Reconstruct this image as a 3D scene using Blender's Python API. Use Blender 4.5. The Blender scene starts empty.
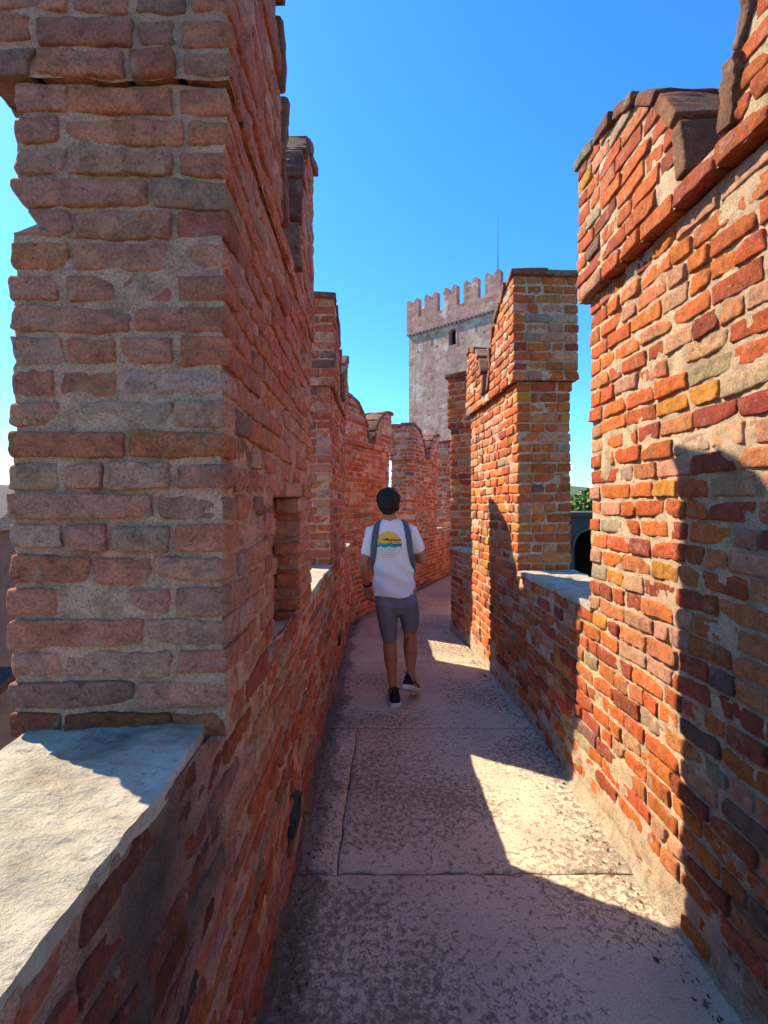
import bpy, bmesh, math, random
import numpy as np
from mathutils import Vector, Matrix
from mathutils.bvhtree import BVHTree

scene = bpy.context.scene
C = scene.collection
rng = np.random.default_rng(7)
R = math.radians
F = 480.0            # focal length in pixels of the photograph
EYE = 1.56

# ------------------------------------------------------------------ noise
def _hash(ix, iy, iz, seed):
    n = (ix * 73856093) ^ (iy * 19349663) ^ (iz * 83492791) ^ (seed * 2654435761 % 2147483647)
    n = (n ^ (n >> 13)) * 1274126177
    n = n & 0x7fffffff
    n = (n ^ (n >> 16)) & 0xffff
    return n / 32767.5 - 1.0

def vnoise(P, freq, seed=0):
    Q = np.asarray(P, dtype=np.float64) * freq + 1000.3
    I = np.floor(Q).astype(np.int64)
    f = Q - I
    f = f * f * (3 - 2 * f)
    x, y, z = I[..., 0], I[..., 1], I[..., 2]
    fx, fy, fz = f[..., 0], f[..., 1], f[..., 2]
    r = 0
    for dx in (0, 1):
        wx = fx if dx else 1 - fx
        for dy in (0, 1):
            wy = fy if dy else 1 - fy
            for dz in (0, 1):
                wz = fz if dz else 1 - fz
                r = r + _hash(x + dx, y + dy, z + dz, seed) * wx * wy * wz
    return r

def vvec(P, freq, seed=0):
    return np.stack([vnoise(P, freq, seed), vnoise(P, freq, seed + 11), vnoise(P, freq, seed + 23)], -1)

def warp(P):
    """slow bowing shared by bricks and mortar, so that old courses are not ruler straight"""
    P = np.array(P, dtype=np.float64)
    z = P[..., 2]
    bite = np.clip((2.235 - z) / 0.085, 0, 1) * (z > 2.148) * (P[..., 1] < 1.5) * np.clip((-0.60 - P[..., 0]) / 0.16, 0, 1)
    P[..., 0] += 0.010 * vnoise(P, 1.1, 91) + 0.055 * bite
    P[..., 2] += 0.009 * vnoise(P, 0.9, 92) + 0.004 * vnoise(P, 3.1, 93)
    return P

# ------------------------------------------------------------------ object helpers
def link_mesh(name, V, Fc, mat=None, parent=None, cols=None, smooth=True, mats=None, midx=None):
    me = bpy.data.meshes.new(name)
    me.from_pydata([tuple(v) for v in V] if not isinstance(V, np.ndarray) else V.tolist(), [], Fc)
    me.update()
    if mats:
        for m in mats: me.materials.append(m)
        if midx is not None: me.polygons.foreach_set('material_index', midx)
    elif mat: me.materials.append(mat)
    if cols is not None:
        a = me.color_attributes.new('Col', 'FLOAT_COLOR', 'POINT')
        c = np.ones((len(me.vertices), 4), dtype=np.float32); c[:, :3] = cols
        a.data.foreach_set('color', c.ravel())
    if smooth: me.polygons.foreach_set('use_smooth', [True] * len(me.polygons))
    me.update()
    o = bpy.data.objects.new(name, me); C.objects.link(o)
    if parent: o.parent = parent
    return o

def tag(o, label=None, cat=None, group=None, kind=None):
    if label: o['label'] = label
    if cat: o['category'] = cat
    if group: o['group'] = group
    if kind: o['kind'] = kind
    return o

def empty(name, loc=(0, 0, 0)):
    o = bpy.data.objects.new(name, None); C.objects.link(o); o.location = loc
    o.empty_display_size = 0.2
    bpy.context.view_layer.update()
    return o

class MB:
    """collects faces of one mesh object"""
    def __init__(s): s.V = []; s.F = []; s.C = []; s.n = 0; s.M = []
    def add(s, V, Fc, col=None, mi=0):
        V = np.asarray(V, dtype=np.float64).reshape(-1, 3)
        s.V.append(V); s.F.extend([[i + s.n for i in f] for f in Fc]); s.M.extend([mi] * len(Fc))
        c = np.ones((len(V), 3)) * (col if col is not None else (1, 1, 1))
        s.C.append(c); s.n += len(V)
    def grid(s, P, col=None, flip=False, mi=0):
        P = np.asarray(P); a, b = P.shape[:2]
        idx = np.arange(a * b).reshape(a, b)
        q = np.stack([idx[:-1, :-1], idx[1:, :-1], idx[1:, 1:], idx[:-1, 1:]], -1).reshape(-1, 4)
        if flip: q = q[:, ::-1]
        if col is not None: col = np.asarray(col).reshape(-1, 3) if np.ndim(col) > 1 else col
        s.add(P.reshape(-1, 3), q.tolist(), col, mi)
    def box(s, lo, hi, col=None, mi=0):
        x0, y0, z0 = lo; x1, y1, z1 = hi
        V = [(x0, y0, z0), (x1, y0, z0), (x1, y1, z0), (x0, y1, z0), (x0, y0, z1), (x1, y0, z1), (x1, y1, z1), (x0, y1, z1)]
        s.add(V, [[0, 3, 2, 1], [4, 5, 6, 7], [0, 1, 5, 4], [1, 2, 6, 5], [2, 3, 7, 6], [3, 0, 4, 7]], col, mi)
    def build(s, name, mat=None, parent=None, smooth=True, use_col=True, mats=None):
        V = np.concatenate(s.V); c = np.concatenate(s.C) if use_col else None
        return link_mesh(name, V, s.F, mat, parent, c, smooth, mats, s.M if mats else None)

# ------------------------------------------------------------------ materials
class NT:
    def __init__(s, mat):
        s.t = mat.node_tree; s.n = s.t.nodes; s.l = s.t.links
    def new(s, typ, **kw):
        nd = s.n.new(typ)
        for k, v in kw.items():
            if hasattr(nd, k): setattr(nd, k, v)
            else: nd.inputs[k].default_value = v
        return nd
    def link(s, a, b): s.l.new(a, b)
    def noise(s, scale, detail=4, rough=0.55, vec=None, dist=0.0):
        nd = s.new('ShaderNodeTexNoise'); nd.inputs['Scale'].default_value = scale
        nd.inputs['Detail'].default_value = detail; nd.inputs['Roughness'].default_value = rough
        nd.inputs['Distortion'].default_value = dist
        if vec: s.link(vec, nd.inputs['Vector'])
        return nd.outputs['Fac']
    def ramp(s, fac, stops):
        nd = s.new('ShaderNodeValToRGB')
        el = nd.color_ramp.elements
        while len(el) < len(stops): el.new(0.5)
        for e, (p, c) in zip(el, stops):
            e.position = p; e.color = (*c, 1) if len(c) == 3 else c
        s.link(fac, nd.inputs['Fac']); return nd.outputs['Color']
    def step(s, fac, a, b):
        nd = s.new('ShaderNodeMapRange'); nd.inputs['From Min'].default_value = a; nd.inputs['From Max'].default_value = b
        s.link(fac, nd.inputs['Value']); return nd.outputs['Result']
    def mix(s, fac, a, b, mode='MIX'):
        nd = s.new('ShaderNodeMix', data_type='RGBA', blend_type=mode)
        for sock, v in ((nd.inputs[0], fac), (nd.inputs[6], a), (nd.inputs[7], b)):
            if isinstance(v, (int, float)): sock.default_value = v
            elif isinstance(v, tuple): sock.default_value = (*v, 1)
            else: s.link(v, sock)
        return nd.outputs[2]
    def math(s, op, a, b=0.0):
        nd = s.new('ShaderNodeMath', operation=op)
        for sock, v in ((nd.inputs[0], a), (nd.inputs[1], b)):
            if isinstance(v, (int, float)): sock.default_value = v
            else: s.link(v, sock)
        return nd.outputs[0]
    def bump(s, h, strength, dist, prev=None):
        nd = s.new('ShaderNodeBump'); nd.inputs['Strength'].default_value = strength; nd.inputs['Distance'].default_value = dist
        s.link(h, nd.inputs['Height'])
        if prev: s.link(prev, nd.inputs['Normal'])
        return nd.outputs['Normal']

def new_mat(name, rough=0.9):
    m = bpy.data.materials.new(name); m.use_nodes = True
    nt = NT(m); b = nt.n['Principled BSDF']; b.inputs['Roughness'].default_value = rough
    b.inputs['Specular IOR Level'].default_value = 0.25
    tc = nt.new('ShaderNodeTexCoord'); geo = nt.new('ShaderNodeNewGeometry')
    return m, nt, b, geo.outputs['Position'], tc.outputs['Object']

def plain(name, col, rough=0.7, bumpf=None, vary=0.15, scale=30):
    m, nt, b, pos, ob = new_mat(name, rough)
    n = nt.noise(scale, 4, 0.6, pos)
    dark = tuple(c * (1 - vary) for c in col); lite = tuple(min(1, c * (1 + vary)) for c in col)
    nt.link(nt.mix(n, dark, lite), b.inputs['Base Color'])
    if bumpf: nt.link(nt.bump(nt.noise(bumpf[0], 5, 0.6, pos), bumpf[1], bumpf[2]), b.inputs['Normal'])
    return m

def brick_mat(name='brick_masonry', lime=0.55):
    m, nt, b, pos, ob = new_mat(name, 0.88)
    at = nt.new('ShaderNodeAttribute'); at.attribute_name = 'Col'
    col = at.outputs['Color']
    n1 = nt.noise(26, 6, 0.65, pos, 0.3)
    c = nt.mix(1.0, col, nt.ramp(n1, [(0.28, (0.58, 0.52, 0.50)), (0.52, (1.0, 1.0, 1.0)), (0.75, (1.35, 1.28, 1.2))]), 'MULTIPLY')
    n2 = nt.noise(140, 3, 0.7, pos)
    c = nt.mix(1.0, c, nt.ramp(n2, [(0.30, (0.62, 0.60, 0.60)), (0.5, (1, 1, 1)), (0.72, (1.25, 1.22, 1.18))]), 'MULTIPLY')
    # lime wash and mortar smears on the faces
    n3 = nt.noise(11, 10, 0.78, pos, 0.5)
    c = nt.mix(nt.math('MULTIPLY', nt.step(n3, 0.555, 0.64), lime), c, (0.56, 0.40, 0.29))
    # soot and lichen
    n4 = nt.noise(3.3, 9, 0.74, pos, 0.5)
    c = nt.mix(nt.math('MULTIPLY', nt.step(n4, 0.55, 0.72), 0.6), c, (0.060, 0.042, 0.034))
    # spalled pits
    pit = nt.step(nt.noise(48, 7, 0.75, pos, 0.4), 0.60, 0.68)
    c = nt.mix(nt.math('MULTIPLY', pit, 0.45), c, (0.16, 0.055, 0.025))
    nt.link(c, b.inputs['Base Color'])
    h = nt.math('ADD', nt.noise(55, 9, 0.78, pos), nt.math('MULTIPLY', nt.noise(300, 4, 0.75, pos), 0.3))
    h = nt.math('SUBTRACT', h, nt.math('MULTIPLY', pit, 0.35))
    nt.link(nt.bump(h, 1.0, 0.022), b.inputs['Normal'])
    return m

def mortar_mat():
    m, nt, b, pos, ob = new_mat('lime_mortar', 0.95)
    at = nt.new('ShaderNodeAttribute'); at.attribute_name = 'Col'
    n1 = nt.noise(18, 8, 0.7, pos)
    c = nt.mix(1.0, at.outputs['Color'], nt.ramp(n1, [(0.3, (0.55, 0.5, 0.46)), (0.5, (1, 1, 1)), (0.7, (1.3, 1.28, 1.25))]), 'MULTIPLY')
    n2 = nt.noise(220, 3, 0.7, pos)
    c = nt.mix(1.0, c, nt.ramp(n2, [(0.32, (0.6, 0.58, 0.55)), (0.5, (1, 1, 1)), (0.7, (1.3, 1.3, 1.3))]), 'MULTIPLY')
    soot = nt.noise(2.6, 8, 0.72, pos, 0.6)
    c = nt.mix(nt.math('MULTIPLY', nt.step(soot, 0.53, 0.70), 0.55), c, (0.13, 0.085, 0.06))
    rep = nt.noise(1.7, 6, 0.65, pos, 0.3)
    c = nt.mix(nt.math('MULTIPLY', nt.step(rep, 0.54, 0.60), 0.35), c, (0.62, 0.36, 0.24))
    nt.link(c, b.inputs['Base Color'])
    h = nt.math('ADD', nt.noise(70, 7, 0.75, pos), nt.math('MULTIPLY', nt.noise(320, 3, 0.7, pos), 0.5))
    nt.link(nt.bump(h, 1.0, 0.024), b.inputs['Normal'])
    return m

def coping_mat():
    m, nt, b, pos, ob = new_mat('coping_stone', 0.85)
    n1 = nt.noise(7, 8, 0.65, pos, 0.4)
    c = nt.ramp(n1, [(0.3, (0.26, 0.215, 0.15)), (0.5, (0.46, 0.39, 0.28)), (0.7, (0.62, 0.54, 0.40))])
    n2 = nt.noise(60, 6, 0.75, pos)
    c = nt.mix(nt.step(n2, 0.56, 0.72), c, (0.20, 0.17, 0.13))
    n3 = nt.noise(28, 5, 0.7, pos, 1.0)
    c = nt.mix(nt.math('MULTIPLY', nt.step(n3, 0.60, 0.68), 0.6), c, (0.12, 0.11, 0.09))
    nt.link(c, b.inputs['Base Color'])
    mp = nt.new('ShaderNodeMapping'); nt.link(pos, mp.inputs['Vector'])
    mp.inputs['Rotation'].default_value = (0, 0, 0.6); mp.inputs['Scale'].default_value = (1, 1.5, 1)
    h = nt.math('ADD', nt.noise(16, 9, 0.68, mp.outputs['Vector'], 0.15), nt.math('MULTIPLY', nt.noise(150, 4, 0.7, pos), 0.22))
    nt.link(nt.bump(h, 0.9, 0.03), b.inputs['Normal'])
    return m

def floor_mat():
    m, nt, b, pos, ob = new_mat('worn_paving_stone', 0.72)
    base = nt.ramp(nt.noise(2.2, 6, 0.6, pos), [(0.3, (0.50, 0.39, 0.27)), (0.7, (0.66, 0.53, 0.375))])
    grain = nt.noise(120, 5, 0.75, pos)
    base = nt.mix(1.0, base, nt.ramp(grain, [(0.3, (0.75, 0.73, 0.72)), (0.7, (1.22, 1.22, 1.22))]), 'MULTIPLY')
    # flaking: dark ragged scales where the face has worn off, denser in some areas
    flake = nt.noise(36, 10, 0.76, pos, 0.25)
    area = nt.noise(1.1, 4, 0.55, pos, 0.3)
    thr = nt.math('SUBTRACT', 0.64, nt.math('MULTIPLY', nt.step(area, 0.36, 0.60), 0.165))
    d = nt.math('SUBTRACT', flake, thr)
    mask = nt.step(d, -0.045, 0.075)
    c = nt.mix(nt.math('MULTIPLY', mask, 0.74), base, (0.15, 0.105, 0.078))
    stain = nt.noise(1.4, 5, 0.6, pos, 0.8)
    c = nt.mix(nt.math('MULTIPLY', nt.step(stain, 0.55, 0.75), 0.35), c, (0.11, 0.085, 0.08))
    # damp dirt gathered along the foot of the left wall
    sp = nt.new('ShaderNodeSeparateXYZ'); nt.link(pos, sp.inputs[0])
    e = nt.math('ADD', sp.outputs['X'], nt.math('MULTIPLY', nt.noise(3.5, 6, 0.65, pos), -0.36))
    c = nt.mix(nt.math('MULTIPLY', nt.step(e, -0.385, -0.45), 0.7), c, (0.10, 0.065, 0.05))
    crack = nt.new('ShaderNodeTexVoronoi', feature='DISTANCE_TO_EDGE'); crack.inputs['Scale'].default_value = 1.6
    wv = nt.new('ShaderNodeVectorMath', operation='ADD'); nt.link(pos, wv.inputs[0])
    nz = nt.new('ShaderNodeTexNoise'); nz.inputs['Scale'].default_value = 4; nz.inputs['Detail'].default_value = 6; nt.link(pos, nz.inputs['Vector'])
    sc_ = nt.new('ShaderNodeVectorMath', operation='SCALE'); sc_.inputs['Scale'].default_value = 0.5; nt.link(nz.outputs['Color'], sc_.inputs[0]); nt.link(sc_.outputs[0], wv.inputs[1])
    nt.link(wv.outputs[0], crack.inputs['Vector'])
    ck = nt.math('MULTIPLY', nt.step(crack.outputs['Distance'], 0.006, 0.002), nt.step(nt.noise(1.3, 3, 0.5, pos), 0.50, 0.56))
    c = nt.mix(nt.math('MULTIPLY', ck, 0.7), c, (0.08, 0.055, 0.045))
    pits = nt.noise(75, 4, 0.7, pos)
    c = nt.mix(nt.math('MULTIPLY', nt.step(pits, 0.62, 0.68), 0.5), c, (0.07, 0.05, 0.045))
    nt.link(c, b.inputs['Base Color'])
    h = nt.math('SUBTRACT', nt.math('MULTIPLY', nt.noise(140, 5, 0.7, pos), 0.35), nt.math('MULTIPLY', mask, 0.5))
    nt.link(nt.bump(h, 0.8, 0.008), b.inputs['Normal'])
    return m

def tower_mat(name='weathered_tower_face', tone=(0.55, 0.39, 0.28), cover=(0.40, 0.62)):
    m, nt, b, pos, ob = new_mat(name, 0.95)
    gm = nt.new('ShaderNodeMapping'); nt.link(ob, gm.inputs['Vector'])
    gm.inputs['Rotation'].default_value = (R(90), 0, 0)
    br = nt.new('ShaderNodeTexBrick'); nt.link(gm.outputs['Vector'], br.inputs['Vector'])
    br.inputs['Scale'].default_value = 1.0; br.inputs['Brick Width'].default_value = 0.28; br.inputs['Row Height'].default_value = 0.085
    br.inputs['Mortar Size'].default_value = 0.012; br.inputs['Mortar Smooth'].default_value = 0.4
    br.inputs['Color1'].default_value = (0.54, 0.26, 0.19, 1); br.inputs['Color2'].default_value = (0.44, 0.20, 0.15, 1)
    br.inputs['Mortar'].default_value = (0.46, 0.36, 0.31, 1)
    n = nt.noise(0.55, 8, 0.66, pos, 0.5)
    c = nt.mix(nt.step(n, *cover), br.outputs['Color'], tone)
    n2 = nt.noise(0.42, 7, 0.65, ob, 0.8)
    c = nt.mix(nt.math('MULTIPLY', nt.step(n2, 0.55, 0.60), 0.75), c, (0.62, 0.52, 0.45))
    mp = nt.new('ShaderNodeMapping'); nt.link(pos, mp.inputs['Vector']); mp.inputs['Scale'].default_value = (2.5, 2.5, 0.25)
    n3 = nt.noise(1.0, 7, 0.7, mp.outputs['Vector'])
    c = nt.mix(1.0, c, nt.ramp(n3, [(0.3, (0.80, 0.78, 0.78)), (0.6, (1.05, 1.05, 1.05))]), 'MULTIPLY')
    b2 = nt.new('ShaderNodeTexBrick'); nt.link(gm.outputs['Vector'], b2.inputs['Vector'])
    b2.inputs['Brick Width'].default_value = 0.75; b2.inputs['Row Height'].default_value = 0.30; b2.inputs['Scale'].default_value = 1; b2.inputs['Mortar Size'].default_value = 0.02; b2.inputs['Mortar Smooth'].default_value = 1
    b2.inputs['Color1'].default_value = (1.1, 1.08, 1.06, 1); b2.inputs['Color2'].default_value = (0.80, 0.78, 0.78, 1); b2.inputs['Mortar'].default_value = (0.75, 0.72, 0.7, 1)
    c = nt.mix(0.8, c, b2.outputs['Color'], 'MULTIPLY')
    blot = nt.noise(1.7, 8, 0.75, pos, 0.4)
    c = nt.mix(1.0, c, nt.ramp(blot, [(0.35, (0.62, 0.60, 0.58)), (0.5, (1, 1, 1)), (0.68, (1.25, 1.22, 1.18))]), 'MULTIPLY')
    n4 = nt.noise(7, 4, 0.7, pos)
    c = nt.mix(nt.math('MULTIPLY', nt.step(n4, 0.64, 0.7), 0.7), c, (0.10, 0.07, 0.06))
    nt.link(c, b.inputs['Base Color'])
    nt.link(nt.bump(nt.noise(9, 7, 0.7, pos), 0.8, 0.05), b.inputs['Normal'])
    return m

M = {}
M['brick'] = brick_mat()
M['mortar'] = mortar_mat()
M['coping'] = coping_mat()
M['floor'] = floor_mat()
M['tower'] = tower_mat()
M['tower_brick'] = tower_mat('tower_battlement_brick', (0.50, 0.25, 0.19), (0.5, 0.9))
M['dark'] = plain('dark_metal', (0.025, 0.025, 0.028), 0.5, (90, 0.4, 0.003))
M['black'] = plain('dark_opening', (0.012, 0.010, 0.010), 0.9)

# ------------------------------------------------------------------ brick generator
PAL = {
    'right': [((0.66, 0.170, 0.034), 30), ((0.58, 0.125, 0.036), 22), ((0.66, 0.225, 0.075), 18), ((0.40, 0.080, 0.034), 10),
              ((0.66, 0.31, 0.17), 12), ((0.64, 0.26, 0.04), 2), ((0.46, 0.32, 0.19), 5), ((0.27, 0.13, 0.085), 3)],
    'left': [((0.60, 0.175, 0.080), 24), ((0.52, 0.125, 0.060), 14), ((0.58, 0.24, 0.14), 22), ((0.58, 0.16, 0.045), 12),
             ((0.62, 0.36, 0.24), 14), ((0.44, 0.17, 0.11), 8), ((0.44, 0.29, 0.18), 6), ((0.24, 0.13, 0.10), 3)],
}
def pick(pal):
    p = PAL[pal]; w = np.array([x[1] for x in p], float); w /= w.sum()
    c = np.array(p[rng.choice(len(p), p=w)][0])
    return c * (1 + rng.uniform(-0.18, 0.22)) * (1 + rng.uniform(-0.08, 0.08, 3))

def make_template(nu, nn, nw):
    def lines(n):
        s = np.linspace(-1, 1, n + 1); e = np.zeros(n + 1)
        return np.r_[-1, s, 1], np.r_[-1, e, 1]
    su, eu = lines(nu); sn, en = lines(nn); sw, ew = lines(nw)
    a, b, c = len(su), len(sn), len(sw)
    idx = {}; S = []; E = []; Fc = []
    def vid(i, j, k):
        if (i, j, k) not in idx:
            idx[(i, j, k)] = len(S); S.append((su[i], sn[j], sw[k])); E.append((eu[i], en[j], ew[k]))
        return idx[(i, j, k)]
    for i in range(a - 1):
        for k in range(c - 1):
            Fc.append([vid(i, 0, k), vid(i + 1, 0, k), vid(i + 1, 0, k + 1), vid(i, 0, k + 1)])      # front (n = -1)
    for i in range(a - 1):
        for j in range(b - 1):
            Fc.append([vid(i, j, 0), vid(i, j + 1, 0), vid(i + 1, j + 1, 0), vid(i + 1, j, 0)])
            Fc.append([vid(i, j, c - 1), vid(i + 1, j, c - 1), vid(i + 1, j + 1, c - 1), vid(i, j + 1, c - 1)])
    for j in range(b - 1):
        for k in range(c - 1):
            Fc.append([vid(0, j, k), vid(0, j, k + 1), vid(0, j + 1, k + 1), vid(0, j + 1, k)])
            Fc.append([vid(a - 1, j, k), vid(a - 1, j + 1, k), vid(a - 1, j + 1, k + 1), vid(a - 1, j, k + 1)])
    for i in range(a - 1):
        for k in range(c - 1):
            Fc.append([vid(i, b - 1, k), vid(i, b - 1, k + 1), vid(i + 1, b - 1, k + 1), vid(i + 1, b - 1, k)])
    E = np.array(E, float); ln = np.linalg.norm(E, axis=1); ln[ln == 0] = 1
    return np.array(S, float), E / ln[:, None], np.array(Fc)
TEMPL = [make_template(12, 2, 5), make_template(4, 1, 2), make_template(2, 1, 1)]

class Bricks:
    def __init__(s): s.c = [[], [], []]; s.ax = [[], [], []]; s.h = [[], [], []]; s.col = [[], [], []]
    def add(s, c, U, N, W, hu, hn, hw, col):
        d = math.hypot(c[0], c[1])
        lod = 0 if d < 2.6 else (1 if d < 6.0 else 2)
        s.c[lod].append(c); s.ax[lod].append((U, N, W)); s.h[lod].append((hu, hn, hw)); s.col[lod].append(col)
    def build(s, name, mat, parent, amp=1.0):
        mb = MB()
        for lod in range(3):
            n = len(s.c[lod])
            if not n: continue
            S, E, Fc = TEMPL[lod]
            c = np.array(s.c[lod]); ax = np.array(s.ax[lod]); h = np.array(s.h[lod]); col = np.array(s.col[lod])
            r = np.minimum(h.min(axis=1) * 0.30, 0.0065)[:, None, None] * rng.uniform(0.5, 1.5, (n, 1, 1))
            L = S[None] * (h[:, None, :] - r) + E[None] * r
            # wedge and crooked outlines
            un = L[:, :, 0] / h[:, None, 0]
            L[:, :, 2] *= 1 + rng.uniform(-0.09, 0.09, (n, 1)) * un
            L[:, :, 2] += rng.uniform(-0.003, 0.003, (n, 1)) * un
            L[:, :, 0] += rng.uniform(-0.05, 0.05, (n, 1)) * L[:, :, 2]
            L[:, :, 1] += rng.uniform(-0.004, 0.004, (n, 1)) * un + rng.uniform(-0.05, 0.05, (n, 1)) * L[:, :, 2]
            # broken corners
            kn = rng.uniform(-1, 1, (n, 2)); kn = np.sign(kn)
            hit = (rng.uniform(0, 1, n) < 0.55)
            near = np.clip((un * kn[:, :1] + L[:, :, 2] / h[:, None, 2] * kn[:, 1:] * 0.8) - 0.95, 0, 1)
            L[:, :, 1] += hit[:, None] * near * rng.uniform(0.004, 0.028, (n, 1))
            L[:, :, 2] -= hit[:, None] * near * kn[:, 1:] * rng.uniform(0.0, 0.012, (n, 1))
            P = c[:, None, :] + np.einsum('nvk,nkj->nvj', L, ax)
            rough = rng.uniform(0.5, 1.5, (n, 1, 1))
            P = P + amp * (0.0028 * vvec(P, 24, 5) * rough + (0.0028 * vvec(P, 70, 6) * rough if lod < 2 else 0))
            P = warp(P)
            nv = P.shape[1]
            FF = (Fc[None] + (np.arange(n) * nv)[:, None, None]).reshape(-1, 4)
            mb.add(P.reshape(-1, 3), FF.tolist(), np.repeat(col, nv, axis=0))
        return mb.build(name, mat, parent)

class Frame:
    """u runs along the wall, v outwards away from the walkway, z up; v = 0 is the walkway face"""
    def __init__(s, p, q, side):
        s.p = np.array(p, float); s.q = np.array(q, float)
        d = s.q - s.p; s.len = np.linalg.norm(d); s.U = np.r_[d / s.len, 0]
        s.V = np.r_[-s.U[1], s.U[0], 0] * (1 if side == 'L' else -1)
        s.hand = 1 if side == 'L' else -1
    def P(s, u, v, z):
        u, v, z = np.broadcast_arrays(np.asarray(u, float), np.asarray(v, float), np.asarray(z, float))
        return np.stack([s.p[0] + u * s.U[0] + v * s.V[0], s.p[1] + u * s.U[1] + v * s.V[1], z], -1)
Zax = np.array([0, 0, 1.0])

JOINT = {'left': 0.010, 'right': 0.014}
LENS = {'left': (0.255, 0.125, 0.19), 'right': (0.215, 0.115, 0.165)}
def split(a, b, lens=(0.255, 0.125, 0.19), pr=(0.5, 0.27, 0.23)):
    """cut an interval into brick lengths"""
    out = []; x = a
    first = True
    while b - x > 1e-4:
        l = rng.choice(lens, p=pr) * rng.uniform(0.93, 1.06)
        if first: l *= rng.uniform(0.5, 1.0); first = False; l = max(l, 0.09)
        if b - (x + l) < 0.075: l = b - x
        if l > 0.33: l = (b - x) / 2
        out.append((x, min(b, x + l))); x += l
    return out

def lay(BS, fr, ua, ub, v0, v1, z0, z1, ch, pal, joint=0.013, faces='ioab', holes=(), tint=None, dep=0.105, miss=0.004):
    """courses of bricks round a block; ua and ub may be functions of z.
    faces: i walkway side, o outer side, a near end, b far end"""
    fa = ua if callable(ua) else (lambda z: ua)
    fb = ub if callable(ub) else (lambda z: ub)
    n = max(1, int(round((z1 - z0) / ch))); h = (z1 - z0) / n
    ends = fr.U
    for k in range(n):
        zc = z0 + (k + 0.5) * h
        A, B = fa(zc), fb(zc)
        if B - A < 0.07: continue
        hz = h / 2 - joint / 2
        even = k % 2 == 0
        la = A + (0 if even or 'a' not in faces else 0.112); lb = B - (0 if even or 'b' not in faces else 0.112)
        for f, vv, nv in (('i', v0, fr.V), ('o', v1, -fr.V)):
            if f not in faces or lb - la < 0.05: continue
            for (x0, x1) in split(la, lb, LENS[pal]):
                xm = (x0 + x1) / 2
                if any(h0 < xm < h1 and g0 < zc < g1 for (h0, h1, g0, g1) in holes) and f == 'i': continue
                if rng.random() < miss: continue
                jo = 0 if x0 <= A + 1e-3 else joint * 0.5; j1 = 0 if x1 >= B - 1e-3 else joint * 0.5
                prot = rng.normal(0, 0.0035)
                vc = vv + (dep / 2 + prot) * (1 if f == 'i' else -1)
                c = fr.P((x0 + jo + x1 - j1) / 2, vc, zc + rng.normal(0, 0.0012))
                U = fr.U if (f == 'i') == (fr.hand < 0) else -fr.U
                col = pick(pal); col = tint(c, col) if tint else col
                BS.add(c, U, nv, Zax, (x1 - j1 - x0 - jo) / 2, dep / 2, hz * rng.uniform(0.93, 1.04), col)
        va = v0 + (0 if not even or 'i' not in faces else 0.112); vb = v1 - (0 if not even or 'o' not in faces else 0.112)
        for f, uu, nu in (('a', A, fr.U), ('b', B, -fr.U)):
            if f not in faces: continue
            for (x0, x1) in split(va, vb, LENS[pal]):
                if rng.random() < miss: continue
                jo = 0 if x0 <= v0 + 1e-3 else joint * 0.5; j1 = 0 if x1 >= v1 - 1e-3 else joint * 0.5
                uc = uu + (dep / 2 + rng.normal(0, 0.0035)) * (1 if f == 'a' else -1)
                c = fr.P(uc, (x0 + jo + x1 - j1) / 2, zc + rng.normal(0, 0.0012))
                Vd = fr.V if (f == 'a') == (fr.hand > 0) else -fr.V
                Vd = -Vd
                col = pick(pal); col = tint(c, col) if tint else col
                BS.add(c, Vd, nu, Zax, (x1 - j1 - x0 - jo) / 2, dep / 2, hz * rng.uniform(0.93, 1.04), col)

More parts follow.
